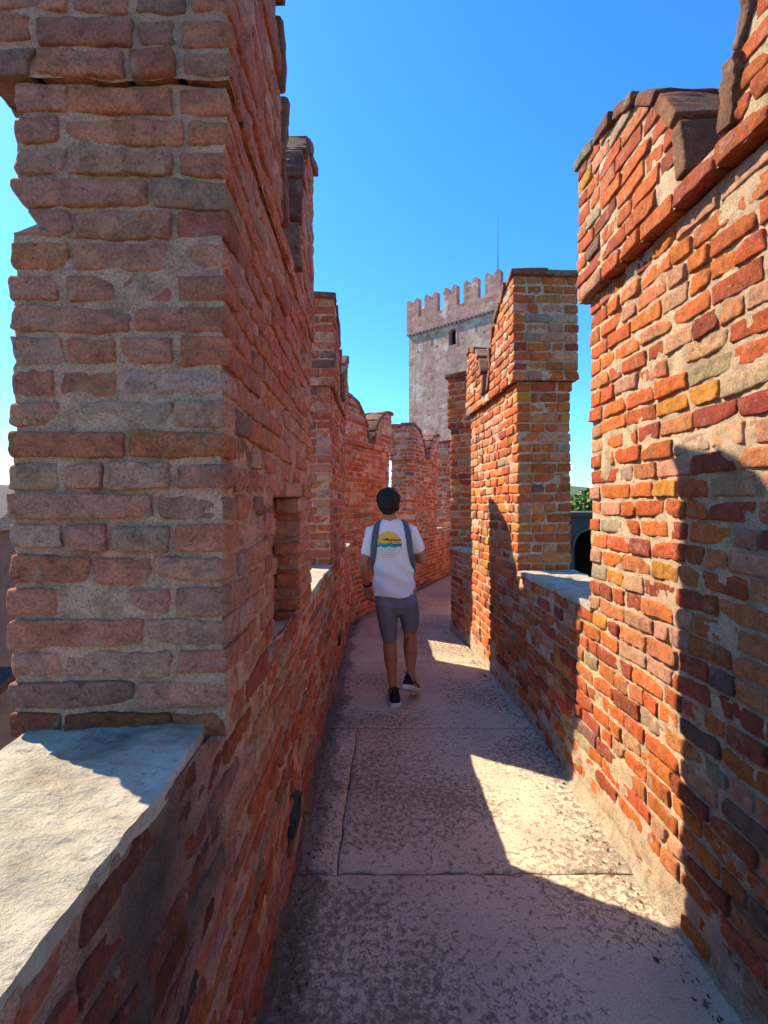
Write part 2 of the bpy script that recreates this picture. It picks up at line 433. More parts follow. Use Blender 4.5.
MORT = {'right': np.array((0.76, 0.55, 0.34)), 'left': np.array((0.86, 0.46, 0.28))}
INSET = {'right': 0.009, 'left': 0.007}
def mortar(mb, fr, ua, ub, v0, v1, z0, z1, pal, inset=None, res=0.03, holes=(), colf=None, raise_f=None, faces='ioab', top=True):
    if inset is None: inset = INSET[pal]
    fa = ua if callable(ua) else (lambda z: ua)
    fb = ub if callable(ub) else (lambda z: ub)
    nz = max(2, int((z1 - z0) / res)); zs = np.linspace(z0, z1, nz + 1)
    A = np.array([fa(z) for z in zs]) + inset; B = np.array([fb(z) for z in zs]) - inset
    B = np.maximum(B, A + 0.004)
    nu = max(2, int((B - A).max() / res)); nv = max(2, int((v1 - v0) / res))
    tu = np.linspace(0, 1, nu + 1); tv = np.linspace(0, 1, nv + 1)
    w0, w1 = v0 + inset, v1 - inset
    base = MORT[pal]
    def put(P, flip, nrm):
        r = 0.0065 * vvec(P, 13, 31) + 0.004 * vvec(P, 37, 32)
        big = np.clip(vnoise(P, 5, 33) + 0.6 * vnoise(P, 11, 34) - (0.80 if pal == 'right' else 0.72), 0, 1)[..., None] * 0.035
        Q = P + r + nrm * big
        if raise_f is not None: Q = Q + nrm * raise_f(P)[..., None]
        cols = np.broadcast_to(base, P.shape).copy()
        if colf is not None: cols = colf(P, cols)
        mb.grid(warp(Q), cols.reshape(-1, 3), flip)
    UU = A[:, None] + (B - A)[:, None] * tu[None]
    ZZ = np.broadcast_to(zs[:, None], UU.shape)
    if 'i' in faces: put(fr.P(UU, w0, ZZ), fr.hand < 0, -fr.V)
    if 'o' in faces: put(fr.P(UU, w1, ZZ), fr.hand > 0, fr.V)
    VV = np.broadcast_to(w0 + (w1 - w0) * tv[None], (nz + 1, nv + 1)); Z2 = np.broadcast_to(zs[:, None], VV.shape)
    if 'a' in faces: put(fr.P(A[:, None] + 0 * VV, VV, Z2), fr.hand > 0, -fr.U)
    if 'b' in faces: put(fr.P(B[:, None] + 0 * VV, VV, Z2), fr.hand < 0, fr.U)
    if top:
        u1 = A[-1] + (B[-1] - A[-1]) * tu; U3, V3 = np.meshgrid(u1, w0 + (w1 - w0) * tv, indexing='ij')
        put(fr.P(U3, V3, zs[-1] + 0 * U3), fr.hand < 0, np.array([0, 0, 1.0]))

def slab(mb, fr, u0, u1, v0, v1, z0, z1, res=0.03, amp=0.006, col=None, wav=0.0, freq=14):
    """a hand dressed stone block"""
    nu = max(2, int((u1 - u0) / res)); nv = max(2, int((v1 - v0) / res)); nz = max(2, int((z1 - z0) / res))
    def put(U, V, Z, flip):
        P = fr.P(U, V, Z)
        Q = P + amp * vvec(P, freq, 41) + amp * 0.5 * vvec(P, freq * 3, 42) + wav * vvec(P, 5, 43)
        mb.grid(Q, col, flip)
    us, vs, zs = np.linspace(u0, u1, nu + 1), np.linspace(v0, v1, nv + 1), np.linspace(z0, z1, nz + 1)
    h = fr.hand > 0
    a, b = np.meshgrid(us, vs, indexing='ij'); put(a, b, z1 + 0 * a, not h); put(a, b, z0 + 0 * a, h)
    a, b = np.meshgrid(us, zs, indexing='ij'); put(a, v0 + 0 * a, b, h); put(a, v1 + 0 * a, b, not h)
    a, b = np.meshgrid(vs, zs, indexing='ij'); put(u0 + 0 * a, a, b, not h); put(u1 + 0 * a, a, b, h)

# ------------------------------------------------------------------ merlons
def merlon(parent, fr, u0, u1, T, zbase, zband, zt0, zt1, pal, ch, over=0.045, overo=None, notch=0.22, endover=None, holes=(), res=0.03,
           niche=None, label=None, colf=None, tint=None):
    """swallow tail merlon: body, corbelled head of two rounded horns, capping bricks along the curves"""
    if endover is None: endover = over
    BS = Bricks(); mt = MB()
    # body
    JT = JOINT[pal]; lay(BS, fr, u0, u1, 0, T, zbase, zband, ch, pal, JT, holes=holes, tint=tint)
    if niche:
        n0, n1, g0, g1, nd = niche
        for (a, b, q0, q1, vv) in ((u0, n0, zbase, zband, 0), (n1, u1, zbase, zband, 0), (n0 - 0.02, n1 + 0.02, g1, zband, 0), (n0 - 0.02, n1 + 0.02, zbase, g1 + .02, nd)):
            mortar(mt, fr, a, b, vv, T, q0, q1, pal, res=res, colf=colf)
        lay(BS, fr, n0 - 0.1, n1 + 0.1, nd, T, g0, g1 + 0.1, ch, pal, faces='i', tint=tint)
        lay(BS, fr, n1, u1, 0, nd + 0.05, g0, g1, ch, pal, faces='a', tint=tint)
        lay(BS, fr, u0 + .2, n0, 0, nd + 0.05, g0, g1, ch, pal, faces='b', tint=tint)
    else:
        mortar(mt, fr, u0, u1, 0, T, zbase, zband, pal, res=res, colf=colf)
    # head
    a0, a1, v0, v1 = u0 - endover, u1 + endover, -over, T + (over if overo is None else overo)
    zn = zband + ch
    lay(BS, fr, a0, a1, v0, v1, zband, zn, ch, pal, tint=tint)
    mortar(mt, fr, a0, a1, v0, v1, zband + 0.004, zn, pal, res=res)
    um = (u0 + u1) / 2
    cuts = []
    for s, zt in ((0, zt0), (1, zt1)):
        H = zt - 0.06 - zn; L = (um - notch / 2) - a0 if s == 0 else a1 - (um + notch / 2)
        def inner(z, H=H, L=L):
            q = min(max((z - zn) / H, 0), 1)
            return L * math.sqrt(max(0, 1 - q ** 2.1)) ** 0.95    # distance from outer end
        if s == 0: ua, ub = a0, (lambda z, f=inner: a0 + max(f(z), 0.03))
        else: ua, ub = (lambda z, f=inner: a1 - max(f(z), 0.03)), a1
        lay(BS, fr, ua, ub, v0, v1, zn, zt - 0.06, ch, pal, faces='io' + ('a' if s == 0 else 'b'), tint=tint)
        mortar(mt, fr, ua, ub, v0, v1, zn, zt - 0.06, pal, res=res)
        # capping: bricks on edge laid along the curve
        pts = []
        for q in np.linspace(0, 1, 60):
            th = q * math.pi / 2
            z = zn + H * math.sin(th) ** (1 / 1.05)
            d = inner(min(z, zn + H * 0.9999))
            pts.append((d, z))
        pts.append((-0.03, zt - 0.06))
        pts = np.array(pts); seg = np.linalg.norm(np.diff(pts, axis=0), axis=1); cum = np.r_[0, np.cumsum(seg)]
        n = max(4, int(round(cum[-1] / 0.20)))
        cuts.append((a0 if s == 0 else a1, 1 if s == 0 else -1, pts, cum, n))
    m = BS.build('merlon', M['brick'], parent)
    mt.build('mortar_core', M['mortar'], m)
    CB = Bricks()
    for (o_, sg, pts, cum, n) in cuts:
        for k in range(n):
            s0, s1 = cum[-1] * k / n, cum[-1] * (k + 1) / n
            pa = np.array([np.interp(s0, cum, pts[:, 0]), np.interp(s0, cum, pts[:, 1])])
            pb = np.array([np.interp(s1, cum, pts[:, 0]), np.interp(s1, cum, pts[:, 1])])
            d = pb - pa; l = np.linalg.norm(d); d /= l
            nn = np.array([d[1], -d[0]])
            if nn[1] < 0 and nn[0] < 0: nn = -nn
            if nn[0] < -0.2: nn = -nn
            mid = (pa + pb) / 2 + nn * 0.018
            U3 = fr.U * (sg * d[0]) + Zax * d[1]; N3 = fr.U * (sg * nn[0]) + Zax * nn[1]
            vspan = v1 - v0 + 0.036; nv = 2
            for j in range(nv):
                c = fr.P(o_ + sg * mid[0], v0 - 0.018 + vspan * (j + 0.5) / nv, mid[1])
                W3 = np.cross(U3, -N3)
                CB.add(c, U3, -N3, W3, l / 2 - 0.007, 0.026 * rng.uniform(.85, 1.15), vspan / nv / 2 - 0.002, pick(pal) * 0.3 * (0.7 + 0.6 * rng.random()) + np.array((0.075, 0.05, 0.035)))
    CB.build('capping', M['brick'], m, amp=1.3)
    if label: m['label'] = label
    return m

# ================================================================== WALLS
TL, TR = 0.41, 0.43
ZPL, ZPR = 1.09, 1.05            # top of the parapet copings
CHL, CHR = 0.068, 0.078
Abend = np.array((-0.31, 6.35)); dirB = np.array((2.17, 4.776)); dirB /= np.linalg.norm(dirB)
LB = [(-0.35, -1.6), (-0.35, 3.2), (-0.33, 5.45), tuple(Abend), tuple(Abend + dirB * 12)]
Cb = np.array((0.94, 5.97))
RB = [(1.12, -1.6), (1.12, 3.0), (1.115, 3.75), (1.055, 5.25), tuple(Cb), tuple(Cb + dirB * 12)]

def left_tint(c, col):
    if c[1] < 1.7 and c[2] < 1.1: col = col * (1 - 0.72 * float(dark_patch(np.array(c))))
    # lens-flare wash painted into nearest merlon's lime-stained bricks; strong orange low on the wall
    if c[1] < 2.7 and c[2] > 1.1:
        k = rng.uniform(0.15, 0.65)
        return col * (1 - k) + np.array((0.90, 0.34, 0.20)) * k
    if 0.3 < c[2] < 1.0 and c[1] > 1.2: return col * np.array((1.12, 1.0, 0.75))
    return col

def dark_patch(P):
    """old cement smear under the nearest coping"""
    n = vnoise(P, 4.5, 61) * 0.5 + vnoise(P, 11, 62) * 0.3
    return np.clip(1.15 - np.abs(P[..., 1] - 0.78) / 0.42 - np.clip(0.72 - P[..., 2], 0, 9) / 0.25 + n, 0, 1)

left = empty('battlement_wall', (LB[0][0], 0, 0))
left = tag(left, 'left brick battlement wall in shade, bending right behind the walking man', 'wall')
right = empty('battlement_wall', (RB[0][0], 0, 0))
right = tag(right, 'right brick battlement wall lit orange by the sun, ending at a corner', 'wall')
bpy.context.view_layer.update()

def keep(child_root, root):
    for ch in root.children:
        ch.matrix_parent_inverse = root.matrix_world.inverted()

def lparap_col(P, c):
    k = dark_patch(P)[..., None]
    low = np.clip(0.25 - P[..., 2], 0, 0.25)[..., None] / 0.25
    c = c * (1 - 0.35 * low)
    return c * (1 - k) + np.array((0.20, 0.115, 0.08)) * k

def parapet(parent, poly, side, T, ztop, pal, ch, colf=None, raise_f=None, upto=None):
    BS = Bricks(); mt = MB()
    for i in range(len(poly) - 1):
        fr = Frame(poly[i], poly[i + 1], side)
        L = fr.len
        for s in np.arange(0, L, 3.0):
            e = min(s + 3.0, L)
            mid = fr.P((s + e) / 2, 0, 0); far = math.hypot(mid[0], mid[1])
            res = 0.022 if far < 4 else (0.045 if far < 8 else 0.1)
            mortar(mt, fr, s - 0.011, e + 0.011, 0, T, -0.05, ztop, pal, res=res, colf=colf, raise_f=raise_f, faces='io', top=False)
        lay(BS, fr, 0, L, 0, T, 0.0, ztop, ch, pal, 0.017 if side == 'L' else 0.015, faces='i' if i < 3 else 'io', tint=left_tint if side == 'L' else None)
    p = BS.build('parapet', M['brick'], parent)
    mt.build('mortar_core', M['mortar'], p)
    return p

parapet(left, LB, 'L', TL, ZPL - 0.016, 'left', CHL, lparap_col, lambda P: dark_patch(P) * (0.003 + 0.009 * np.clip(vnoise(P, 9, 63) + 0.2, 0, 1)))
def rcol(P, c):
    low = np.clip(0.32 + 0.1 * vnoise(P, 3, 77) - P[..., 2], 0, 0.3)[..., None] / 0.3
    return c * (1 - low) + np.array((0.66, 0.50, 0.34)) * low
def rraise(P):
    return np.clip(0.20 + 0.12 * vnoise(P, 4, 78) + 0.10 * vnoise(P, 13, 79) - P[..., 2], 0, 0.12) / 0.12 * 0.014
parapet(right, RB, 'R', TR, ZPR - 0.028, 'right', CHR, rcol, rraise)

# merlons of the left wall
F1 = Frame(LB[0], LB[1], 'L'); o1 = 1.6
F1m = Frame((-0.315, 1.02), (-0.347, 2.66), 'L')
merlon(left, F1m, 0.0, F1m.len, TL + 0.045, ZPL - 0.03, 2.46, 3.42, 3.47, 'left', CHL, over=0.012, overo=0.06, endover=0.012, notch=0.34, res=0.02,
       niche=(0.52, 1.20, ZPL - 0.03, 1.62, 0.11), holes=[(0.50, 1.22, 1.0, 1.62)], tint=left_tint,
       label='nearest merlon of the left wall, filling the left side, with lime-stained bricks paled by a painted flare wash')
F2 = Frame((-0.35, 3.82), (-0.335, 5.40), 'L')
merlon(left, F2, 0.0, F2.len, TL, ZPL - 0.03, 2.50, 3.26, 3.22, 'left', CHL, over=0.03)
F3 = Frame(Abend, Abend + dirB * 12, 'L')
Dt = 5.246
for k, (t0, t1) in enumerate(((-0.03, 0.2446), (0.4456, 0.732), (0.932, 1.21), (1.40, 1.68), (1.88, 2.16))):
    merlon(left, F3, t0 * Dt, t1 * Dt, TL, 1.03, 2.36, 3.04, 3.04, 'left', 0.07, over=0.03, res=0.06)
# merlons of the right wall
G1 = Frame(RB[0], RB[1], 'R')
merlon(right, G1, 0.62 + o1, 2.50 + o1, TR, ZPR - 0.03, 2.615, 3.42, 3.41, 'right', CHR, over=0.05, res=0.022,
       label='nearest merlon of the right wall, half sunlit and half in shadow')
G2 = Frame((1.115, 3.77), (1.057, 5.27), 'R')
merlon(right, G2, 0.0, G2.len, TR, ZPR - 0.03, 2.53, 3.41, 3.27, 'right', CHR, over=0.045, notch=0.2, res=0.03)
G3 = Frame(Cb, Cb + dirB * 12, 'R')
for u0 in (0.0, 2.7, 5.4):
    merlon(right, G3, u0, u0 + 1.6, TR, ZPR - 0.03, 2.5, 3.20, 3.20, 'right', CHR, over=0.03, res=0.06)
G0 = Frame((1.12, -3.5), (1.12, -1.6), 'R')

# copings: one stone per gap or more
def coping(parent, fr, u0, u1, T, z, proud=0.0, res=0.03, back=0.0, th=0.05, wav=0.006, amp=0.006):
    mb = MB(); slab(mb, fr, u0, u1, -proud, T - back, z - th, z, res, amp, None, wav)
    return mb.build('coping_slab', M['coping'], parent, use_col=False)
coping(left, F1, 0.0, 0.25 + o1, TL, ZPL, -0.010, 0.012, back=0.035, th=0.03)
coping(left, F1, 0.26 + o1, 1.06 + o1, TL, ZPL, -0.008, 0.006, back=0.035, th=0.03, amp=0.006, wav=0.009)
coping(left, F1, 2.60 + o1, 4.8, TL, ZPL - 0.01, 0.0, 0.03)
Fm = Frame(LB[1], LB[2], 'L'); coping(left, Fm, 0.0, 0.66, TL, ZPL - 0.01, 0.0, 0.03)
coping(left, Fm, 2.15, Fm.len, TL, ZPL - 0.02, 0.0, 0.04)
coping(left, Frame(LB[2], LB[3], 'L'), 0.005, 0.90, TL, ZPL - 0.02, 0.0, 0.04)
for t0, t1 in ((0.235, 0.455), (0.722, 0.942), (1.20, 1.41), (1.67, 1.89)):
    coping(left, F3, t0 * Dt, t1 * Dt, TL, 1.05, 0.0, 0.06)
coping(right, G1, 0.0, 0.64 + o1, TR, ZPR, 0.01, 0.03)
coping(right, G1, 2.48 + o1, 4.6, TR, ZPR, 0.0, 0.015, th=0.030, amp=0.009, wav=0.012)
Gm = Frame(RB[1], RB[2], 'R'); coping(right, Gm, 0.005, Gm.len, TR, ZPR, 0.0, 0.015, th=0.035, amp=0.009, wav=0.012)
Gn = Frame(RB[3], RB[4], 'R'); coping(right, Gn, 0.02, Gn.len, TR, ZPR, 0.0, 0.03, th=0.035)
for u0 in (1.58, 4.28):
    coping(right, G3, u0, u0 + 1.14, TR, ZPR, 0.01, 0.06)

# sill stone at the foot of the niche in the nearest left merlon
mb = MB(); slab(mb, F1, 1.58 + o1, 2.0 + o1, 0.015, 0.2, 0.985, ZPL - 0.012, 0.012, 0.006, None, 0.01)
mb.build('sill_stone', M['coping'], left, use_col=False)

# mortar fillets along the foot of both walls
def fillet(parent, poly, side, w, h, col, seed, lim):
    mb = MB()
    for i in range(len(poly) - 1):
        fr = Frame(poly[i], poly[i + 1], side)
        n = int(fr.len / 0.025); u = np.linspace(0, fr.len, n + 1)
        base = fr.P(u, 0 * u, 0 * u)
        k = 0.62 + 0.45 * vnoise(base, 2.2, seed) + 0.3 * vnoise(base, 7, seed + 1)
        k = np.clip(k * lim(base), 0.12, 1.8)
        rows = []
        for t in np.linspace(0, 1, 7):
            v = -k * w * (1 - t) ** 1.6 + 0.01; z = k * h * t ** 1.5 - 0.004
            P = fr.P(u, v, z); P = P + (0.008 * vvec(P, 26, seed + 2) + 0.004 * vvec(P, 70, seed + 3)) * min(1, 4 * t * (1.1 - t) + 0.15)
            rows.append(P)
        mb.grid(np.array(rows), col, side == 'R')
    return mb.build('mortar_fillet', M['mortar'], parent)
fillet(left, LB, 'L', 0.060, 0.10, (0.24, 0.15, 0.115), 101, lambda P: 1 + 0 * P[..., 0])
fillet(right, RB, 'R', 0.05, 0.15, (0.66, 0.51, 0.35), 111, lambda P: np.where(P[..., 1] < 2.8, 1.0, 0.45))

# lower body of the curtain wall that carries the walkway
WB = MB()
outerL = [Frame(LB[i], LB[i + 1], 'L').P(0, TL + 0.02, 0)[:2] for i in range(4)] + [Frame(LB[3], LB[4], 'L').P(12, TL + 0.02, 0)[:2]]
outerR = [Frame(RB[i], RB[i + 1], 'R').P(0, TR + 0.02, 0)[:2] for i in range(5)] + [Frame(RB[4], RB[5], 'R').P(12, TR + 0.02, 0)[:2]]
outerL[0] = np.array((outerL[0][0], -6)); outerR[0] = np.array((outerR[0][0], -6))
ring = [tuple(p) for p in outerL] + [tuple(p) for p in outerR[::-1]]
n = len(ring)
WB.add([(x, y, -10) for x, y in ring] + [(x, y, -0.06) for x, y in ring], [[(i + 1) % n, i, i + n, (i + 1) % n + n] for i in range(n)] + [list(range(n, 2 * n))[::-1]],
       (0.36, 0.15, 0.09))
wb = tag(WB.build('curtain_wall', M['tower'], None, smooth=False), 'tall brick curtain wall underneath the paved walkway', 'wall')

# ================================================================== WALKWAY
fl = MB()
def quad_slab(a, b, c, d, res, thick=0.05, gap=0.005, z=0.0):
    """a,b near left/right; d,c far left/right"""
    a, b, c, d = [np.array(p, float) for p in (a, b, c, d)]
    ce = (a + b + c + d) / 4
    a, b, c, d = [p + (ce - p) / np.linalg.norm(ce - p) * gap * 1.4 for p in (a, b, c, d)]
    nu = max(3, int(np.linalg.norm(b - a) / res)); nv = max(3, int(np.linalg.norm(d - a) / res))
    tx = np.r_[0, np.linspace(0.006, 0.994, nu), 1]; ty = np.r_[0, np.linspace(0.006, 0.994, nv), 1]
    S, T = np.meshgrid(tx, ty, indexing='ij')
    P2 = ((1 - S) * (1 - T))[..., None] * a + (S * (1 - T))[..., None] * b + (S * T)[..., None] * c + ((1 - S) * T)[..., None] * d
    edge = (S == 0) | (S == 1) | (T == 0) | (T == 1)
    P = np.concatenate([P2, np.where(edge, z - 0.006, z)[..., None]], -1)
    P[..., 2] += 0.0022 * vnoise(P, 9, 121) + 0.0012 * vnoise(P, 33, 122)
    P[..., :2] += edge[..., None] * (0.006 * np.stack([vnoise(P, 18, 123), vnoise(P, 18, 124)], -1) + 0.004 * np.stack([vnoise(P, 60, 125), vnoise(P, 60, 126)], -1))
    fl.grid(P, None, True)
    # skirt
    E = np.concatenate([P[:, 0], P[-1, 1:], P[-2::-1, -1], P[0, -2:0:-1]]); E = np.concatenate([E, E[:1]])
    lo = E.copy(); lo[:, 2] = z - thick
    fl.grid(np.stack([E, lo]), None, False)
def lx(y): return np.interp(y, [p[1] for p in LB[:4]], [p[0] for p in LB[:4]]) - 0.02
def rx(y): return np.interp(y, [p[1] for p in RB[:5]], [p[0] for p in RB[:5]]) + 0.02
ys = [-2.0, -0.66, 0.69, 2.035, 3.36, 4.74, 5.93]
split_at = {1: None, 3: -0.15}
for i in range(len(ys) - 1):
    y0, y1 = ys[i], ys[i + 1]
    res = 0.03 if y1 < 4 else 0.06
    if i == 3:
        quad_slab((lx(y0), y0), (-0.168, y0), (-0.125, y1), (lx(y1), y1), res, gap=0.003)
        quad_slab((-0.168, y0), (rx(y0), y0), (rx(y1), y1), (-0.125, y1), res)
    elif i == 5:
        quad_slab((lx(y0), y0), (rx(y0), y0), (0.96, y1), (lx(y1 + .25), y1 + .25), res)
    else:
        quad_slab((lx(y0), y0), (rx(y0), y0), (rx(y1), y1), (lx(y1), y1), res)
pl, pr = np.array((lx(6.18), 6.18)), np.array((0.96, 5.93))
nb = np.array((dirB[1], -dirB[0]))
for k in range(9):
    nl = Abend + dirB * (0.7 + 1.35 * k) - nb * 0.02
    nr = Cb + dirB * (0.75 + 1.35 * k) + nb * 0.02
    quad_slab(pl, pr, nr, nl, 0.12)
    pl, pr = nl, nr
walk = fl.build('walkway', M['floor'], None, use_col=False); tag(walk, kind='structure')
jb = MB(); jb.add([(-0.8, -4, -0.022), (1.6, -4, -0.022), (1.5, 6, -0.022), (7, 19, -0.022), (4, 19, -0.022), (-0.8, 7, -0.022)], [[0, 1, 2, 3, 4, 5]], (0.10, 0.075, 0.06))
tag(jb.build('walkway_bedding', M['mortar'], None, smooth=False), kind='structure')

# small dark plates set low in the left wall
def wall_plate(y, z, lab):
    fr = F1; mb = MB()
    n = 20; ring = []
    a, b = 0.10, 0.060
    for vv, sc in ((0.02, 1.0), (-0.020, 1.0), (-0.026, 0.92), (-0.018, 0.80), (-0.016, 0.78)):
        ring.append(np.array([fr.P(y + 1.6 + a * sc * np.sign(math.cos(t)) * abs(math.cos(t)) ** 0.5, vv, z + b * sc * np.sign(math.sin(t)) * abs(math.sin(t)) ** 0.5) for t in np.linspace(0, 2 * math.pi, n + 1)]))
    mb.grid(np.array(ring), None)
    cpt = fr.P(y + 1.6, -0.016, z)
    mb.add(np.vstack([ring[-1][:-1], cpt]), [[i, (i + 1) % n, n] for i in range(n)])
    for q in (-0.4, 0.0, 0.4):
        P = fr.P(y + 1.6, -0.018, z + q * b)
        mb.box((P[0] - 0.004, P[1] - a * 0.7, P[2] - 0.004), (P[0] + 0.008, P[1] + a * 0.7, P[2] + 0.004))
    o = mb.build('wall_vent', M['dark'], None, use_col=False)
    tag(o, lab, 'vent', 'dark vents low in the left wall')
wall_plate(2.02, 0.26, 'small dark vent low in the left wall, the one nearest the viewer')
wall_plate(4.55, 0.30, 'small dark vent low in the left wall, farther off beside the walking man')

# grit, flaked mortar and dry leaves gathered along the wall feet
gb = MB(); rg = np.random.default_rng(5)
for k in range(900):
    y = 0.7 + 6 * rg.random() ** 1.3; sd = rg.random() < 0.5
    dd = abs(rg.normal(0, 0.05)) + 0.02
    x = lx(y) + 0.05 + dd if sd else rx(y) - 0.06 - dd
    q = rg.uniform(0.0015, 0.007) * (1.6 if rg.random() < 0.06 else 1)
    V = rg.normal(0, 1, (6, 3)) * 0.35 + np.array([(1, 0, 0), (-1, 0, 0), (0, 1, 0), (0, -1, 0), (0, 0, .8), (0, 0, -.5)])
    cc = [(0.40, 0.30, 0.20), (0.40, 0.12, 0.05), (0.15, 0.10, 0.07)][int(rg.integers(0, 3))]
    gb.add(V * q + np.array((x, y, q * 0.4)), [[0, 2, 4], [2, 1, 4], [1, 3, 4], [3, 0, 4], [2, 0, 5], [1, 2, 5], [3, 1, 5], [0, 3, 5]], cc)
tag(gb.build('grit', M['mortar'], None, smooth=False), 'crumbs of mortar and brick scattered along the wall feet', 'grit', None, 'stuff')

# ================================================================== TOWER
tc = np.array((2.83, 40.0)); td = np.array((0.746, -0.666)); td /= np.linalg.norm(td)
tw = empty('tower', (tc[0], tc[1], -10))
tag(tw, 'tall square brick tower with swallowtail battlements and a mast behind the merlons', 'tower')
ang = math.atan2(td[1], td[0])
tw.rotation_euler = (0, 0, ang)      # local x along the visible face, local -y towards the viewer
W = 8.4
# local frame: front face y = 0, body behind (y > 0)
ZL = 1.56 + 169 / F * 40 + 10        # ledge height above the base
def tpiece(name, mb, mat, parent=tw, smooth=False, use_col=False, mats=None):
    o = mb.build(name, mat, parent, smooth=smooth, use_col=use_col, mats=mats); return o
# shaft with a real arched window opening and slits
def shaft():
    mb = MB()
    opens = []
    def s_of(x): return ((x - 375) * 40 / F - 2.83) / (0.746 + 0.666 * (x - 375) / F)
    def h_of(x, y): s = s_of(x); return 10 + 1.56 + (505 - y) / F * (40 - 0.666 * s)
    def opening(s0, s1, z0, z1): opens.append((s0, s1, z0, z1))
    opening(s_of(448.8), s_of(456.0), h_of(452, 345), h_of(452, 329))
    for x, y in ((432, 343), (476, 329)):
        opening(s_of(x - 0.55), s_of(x + 0.55), h_of(x, y + 3.2), h_of(x, y - 3.2))
    for x, y in ((462, 338), (437, 346.5), (426, 351), (484, 332), (418, 352), (428, 336), (429, 399), (429, 415), (466, 395)):
        opening(s_of(x - 0.8), s_of(x + 0.8), h_of(x, y + 0.8), h_of(x, y - 0.8))
    xs = sorted({0.0, W} | {v for o in opens for v in o[:2]}); zs = sorted({0.0, ZL} | {v for o in opens for v in o[2:]})
    for i in range(len(xs) - 1):
        for j in range(len(zs) - 1):
            xm, zm = (xs[i] + xs[i + 1]) / 2, (zs[j] + zs[j + 1]) / 2
            if any(o[0] < xm < o[1] and o[2] < zm < o[3] for o in opens): continue
            mb.add([(xs[i], 0, zs[j]), (xs[i + 1], 0, zs[j]), (xs[i + 1], 0, zs[j + 1]), (xs[i], 0, zs[j + 1])], [[0, 1, 2, 3]])
    for (a, b, c, d) in opens:
        D = 0.5
        mb.add([(a, 0, c), (b, 0, c), (b, 0, d), (a, 0, d), (a, D, c), (b, D, c), (b, D, d), (a, D, d)],
               [[0, 4, 5, 1], [1, 5, 6, 2], [2, 6, 7, 3], [3, 7, 4, 0]])
        mb.add([(a, D, c), (b, D, c), (b, D, d), (a, D, d)], [[0, 1, 2, 3]], mi=1)
    D = 8.4
    mb.add([(0, 0, 0), (W, 0, 0), (W, D, 0), (0, D, 0), (0, 0, ZL), (W, 0, ZL), (W, D, ZL), (0, D, ZL)], [[1, 2, 6, 5], [2, 3, 7, 6], [3, 0, 4, 7], [4, 5, 6, 7]])
    return mb, opens[0]
smb, win = shaft()
tpiece('shaft', smb, None, mats=[M['tower'], M['black']])
# arched head of the window: spandrel fillers
mb = MB(); a, b, c, d = win; rr = (b - a) / 2; cx = (a + b) / 2; zc = d - rr
for sg in (-1, 1):
    arc = [(cx + sg * rr * math.cos(t), 0.02, zc + rr * math.sin(t)) for t in np.linspace(0, math.pi / 2, 8)]
    corner = (cx + sg * rr, 0.02, d)
    V = [corner] + arc; V2 = [(x, 0.4, z) for x, y, z in V]
    nV = len(V)
    mb.add(V + V2, [[0, i, i + 1] if sg < 0 else [0, i + 1, i] for i in range(1, nV - 1)] + [[i, i + nV, i + nV + 1, i + 1] for i in range(1, nV - 1)])
for x0, x1, z0, z1 in ((a - .12, a, c - .1, zc), (b, b + .12, c - .1, zc)):
    mb.box((x0, -0.03, z0), (x1, 0.02, z1))
wn = tpiece('window', mb, M['tower'])
# ledge: cornice and corbels
mb = MB(); e = 0.16
mb.box((-e, -e, ZL), (W + e, 8.4 + e, ZL + 0.14))
k = 0.0
while k < W:
    mb.box((k, -e + .02, ZL - 0.13), (k + 0.2, 0.0, ZL)); k += 0.34
k = 0.2
while k < 8.2:
    mb.box((-e + .02, k, ZL - 0.13), (-0.001, k + 0.2, ZL)); k += 0.34
tpiece('cornice', mb, plain('ledge_brick', (0.36, 0.22, 0.17), 0.95, (6, 0.8, 0.03), 0.4, 3))
ZC = ZL + 1.25
mb = MB()
for lo, hi in (((-e + .02, -e + .02, ZL + .14), (W + e - .02, 0.4, ZC)), ((-e + .02, 8.0, ZL + .14), (W + e - .02, 8.4 + e - .02, ZC)),
               ((-e + .02, 0.4, ZL + .14), (0.4, 8.0, ZC)), ((W - .4, 0.4, ZL + .14), (W + e - .02, 8.0, ZC))):
    mb.box(lo, hi)
tpiece('battlement_parapet', mb, M['tower_brick'])
def tail_profile(w, h):
    """outline of a swallow tail merlon seen flat on"""
    pts = [(0, 0), (w, 0)]; Hn = h * 0.64
    def lobe(t):      # t 0 outer edge .. 1 notch
        return Hn + (h - Hn) * (0.72 + 0.28 * math.sin(t / 0.3 * math.pi / 2) if t < 0.3 else math.cos((t - 0.3) / 0.7 * math.pi / 2) ** 0.75)
    for t in np.linspace(0, 0.97, 10): pts.append((w - w * 0.5 * t, lobe(t)))
    pts.append((w * 0.5, Hn - 0.03))
    for t in np.linspace(0.97, 0, 10): pts.append((w * 0.5 * t, lobe(t)))
    return pts
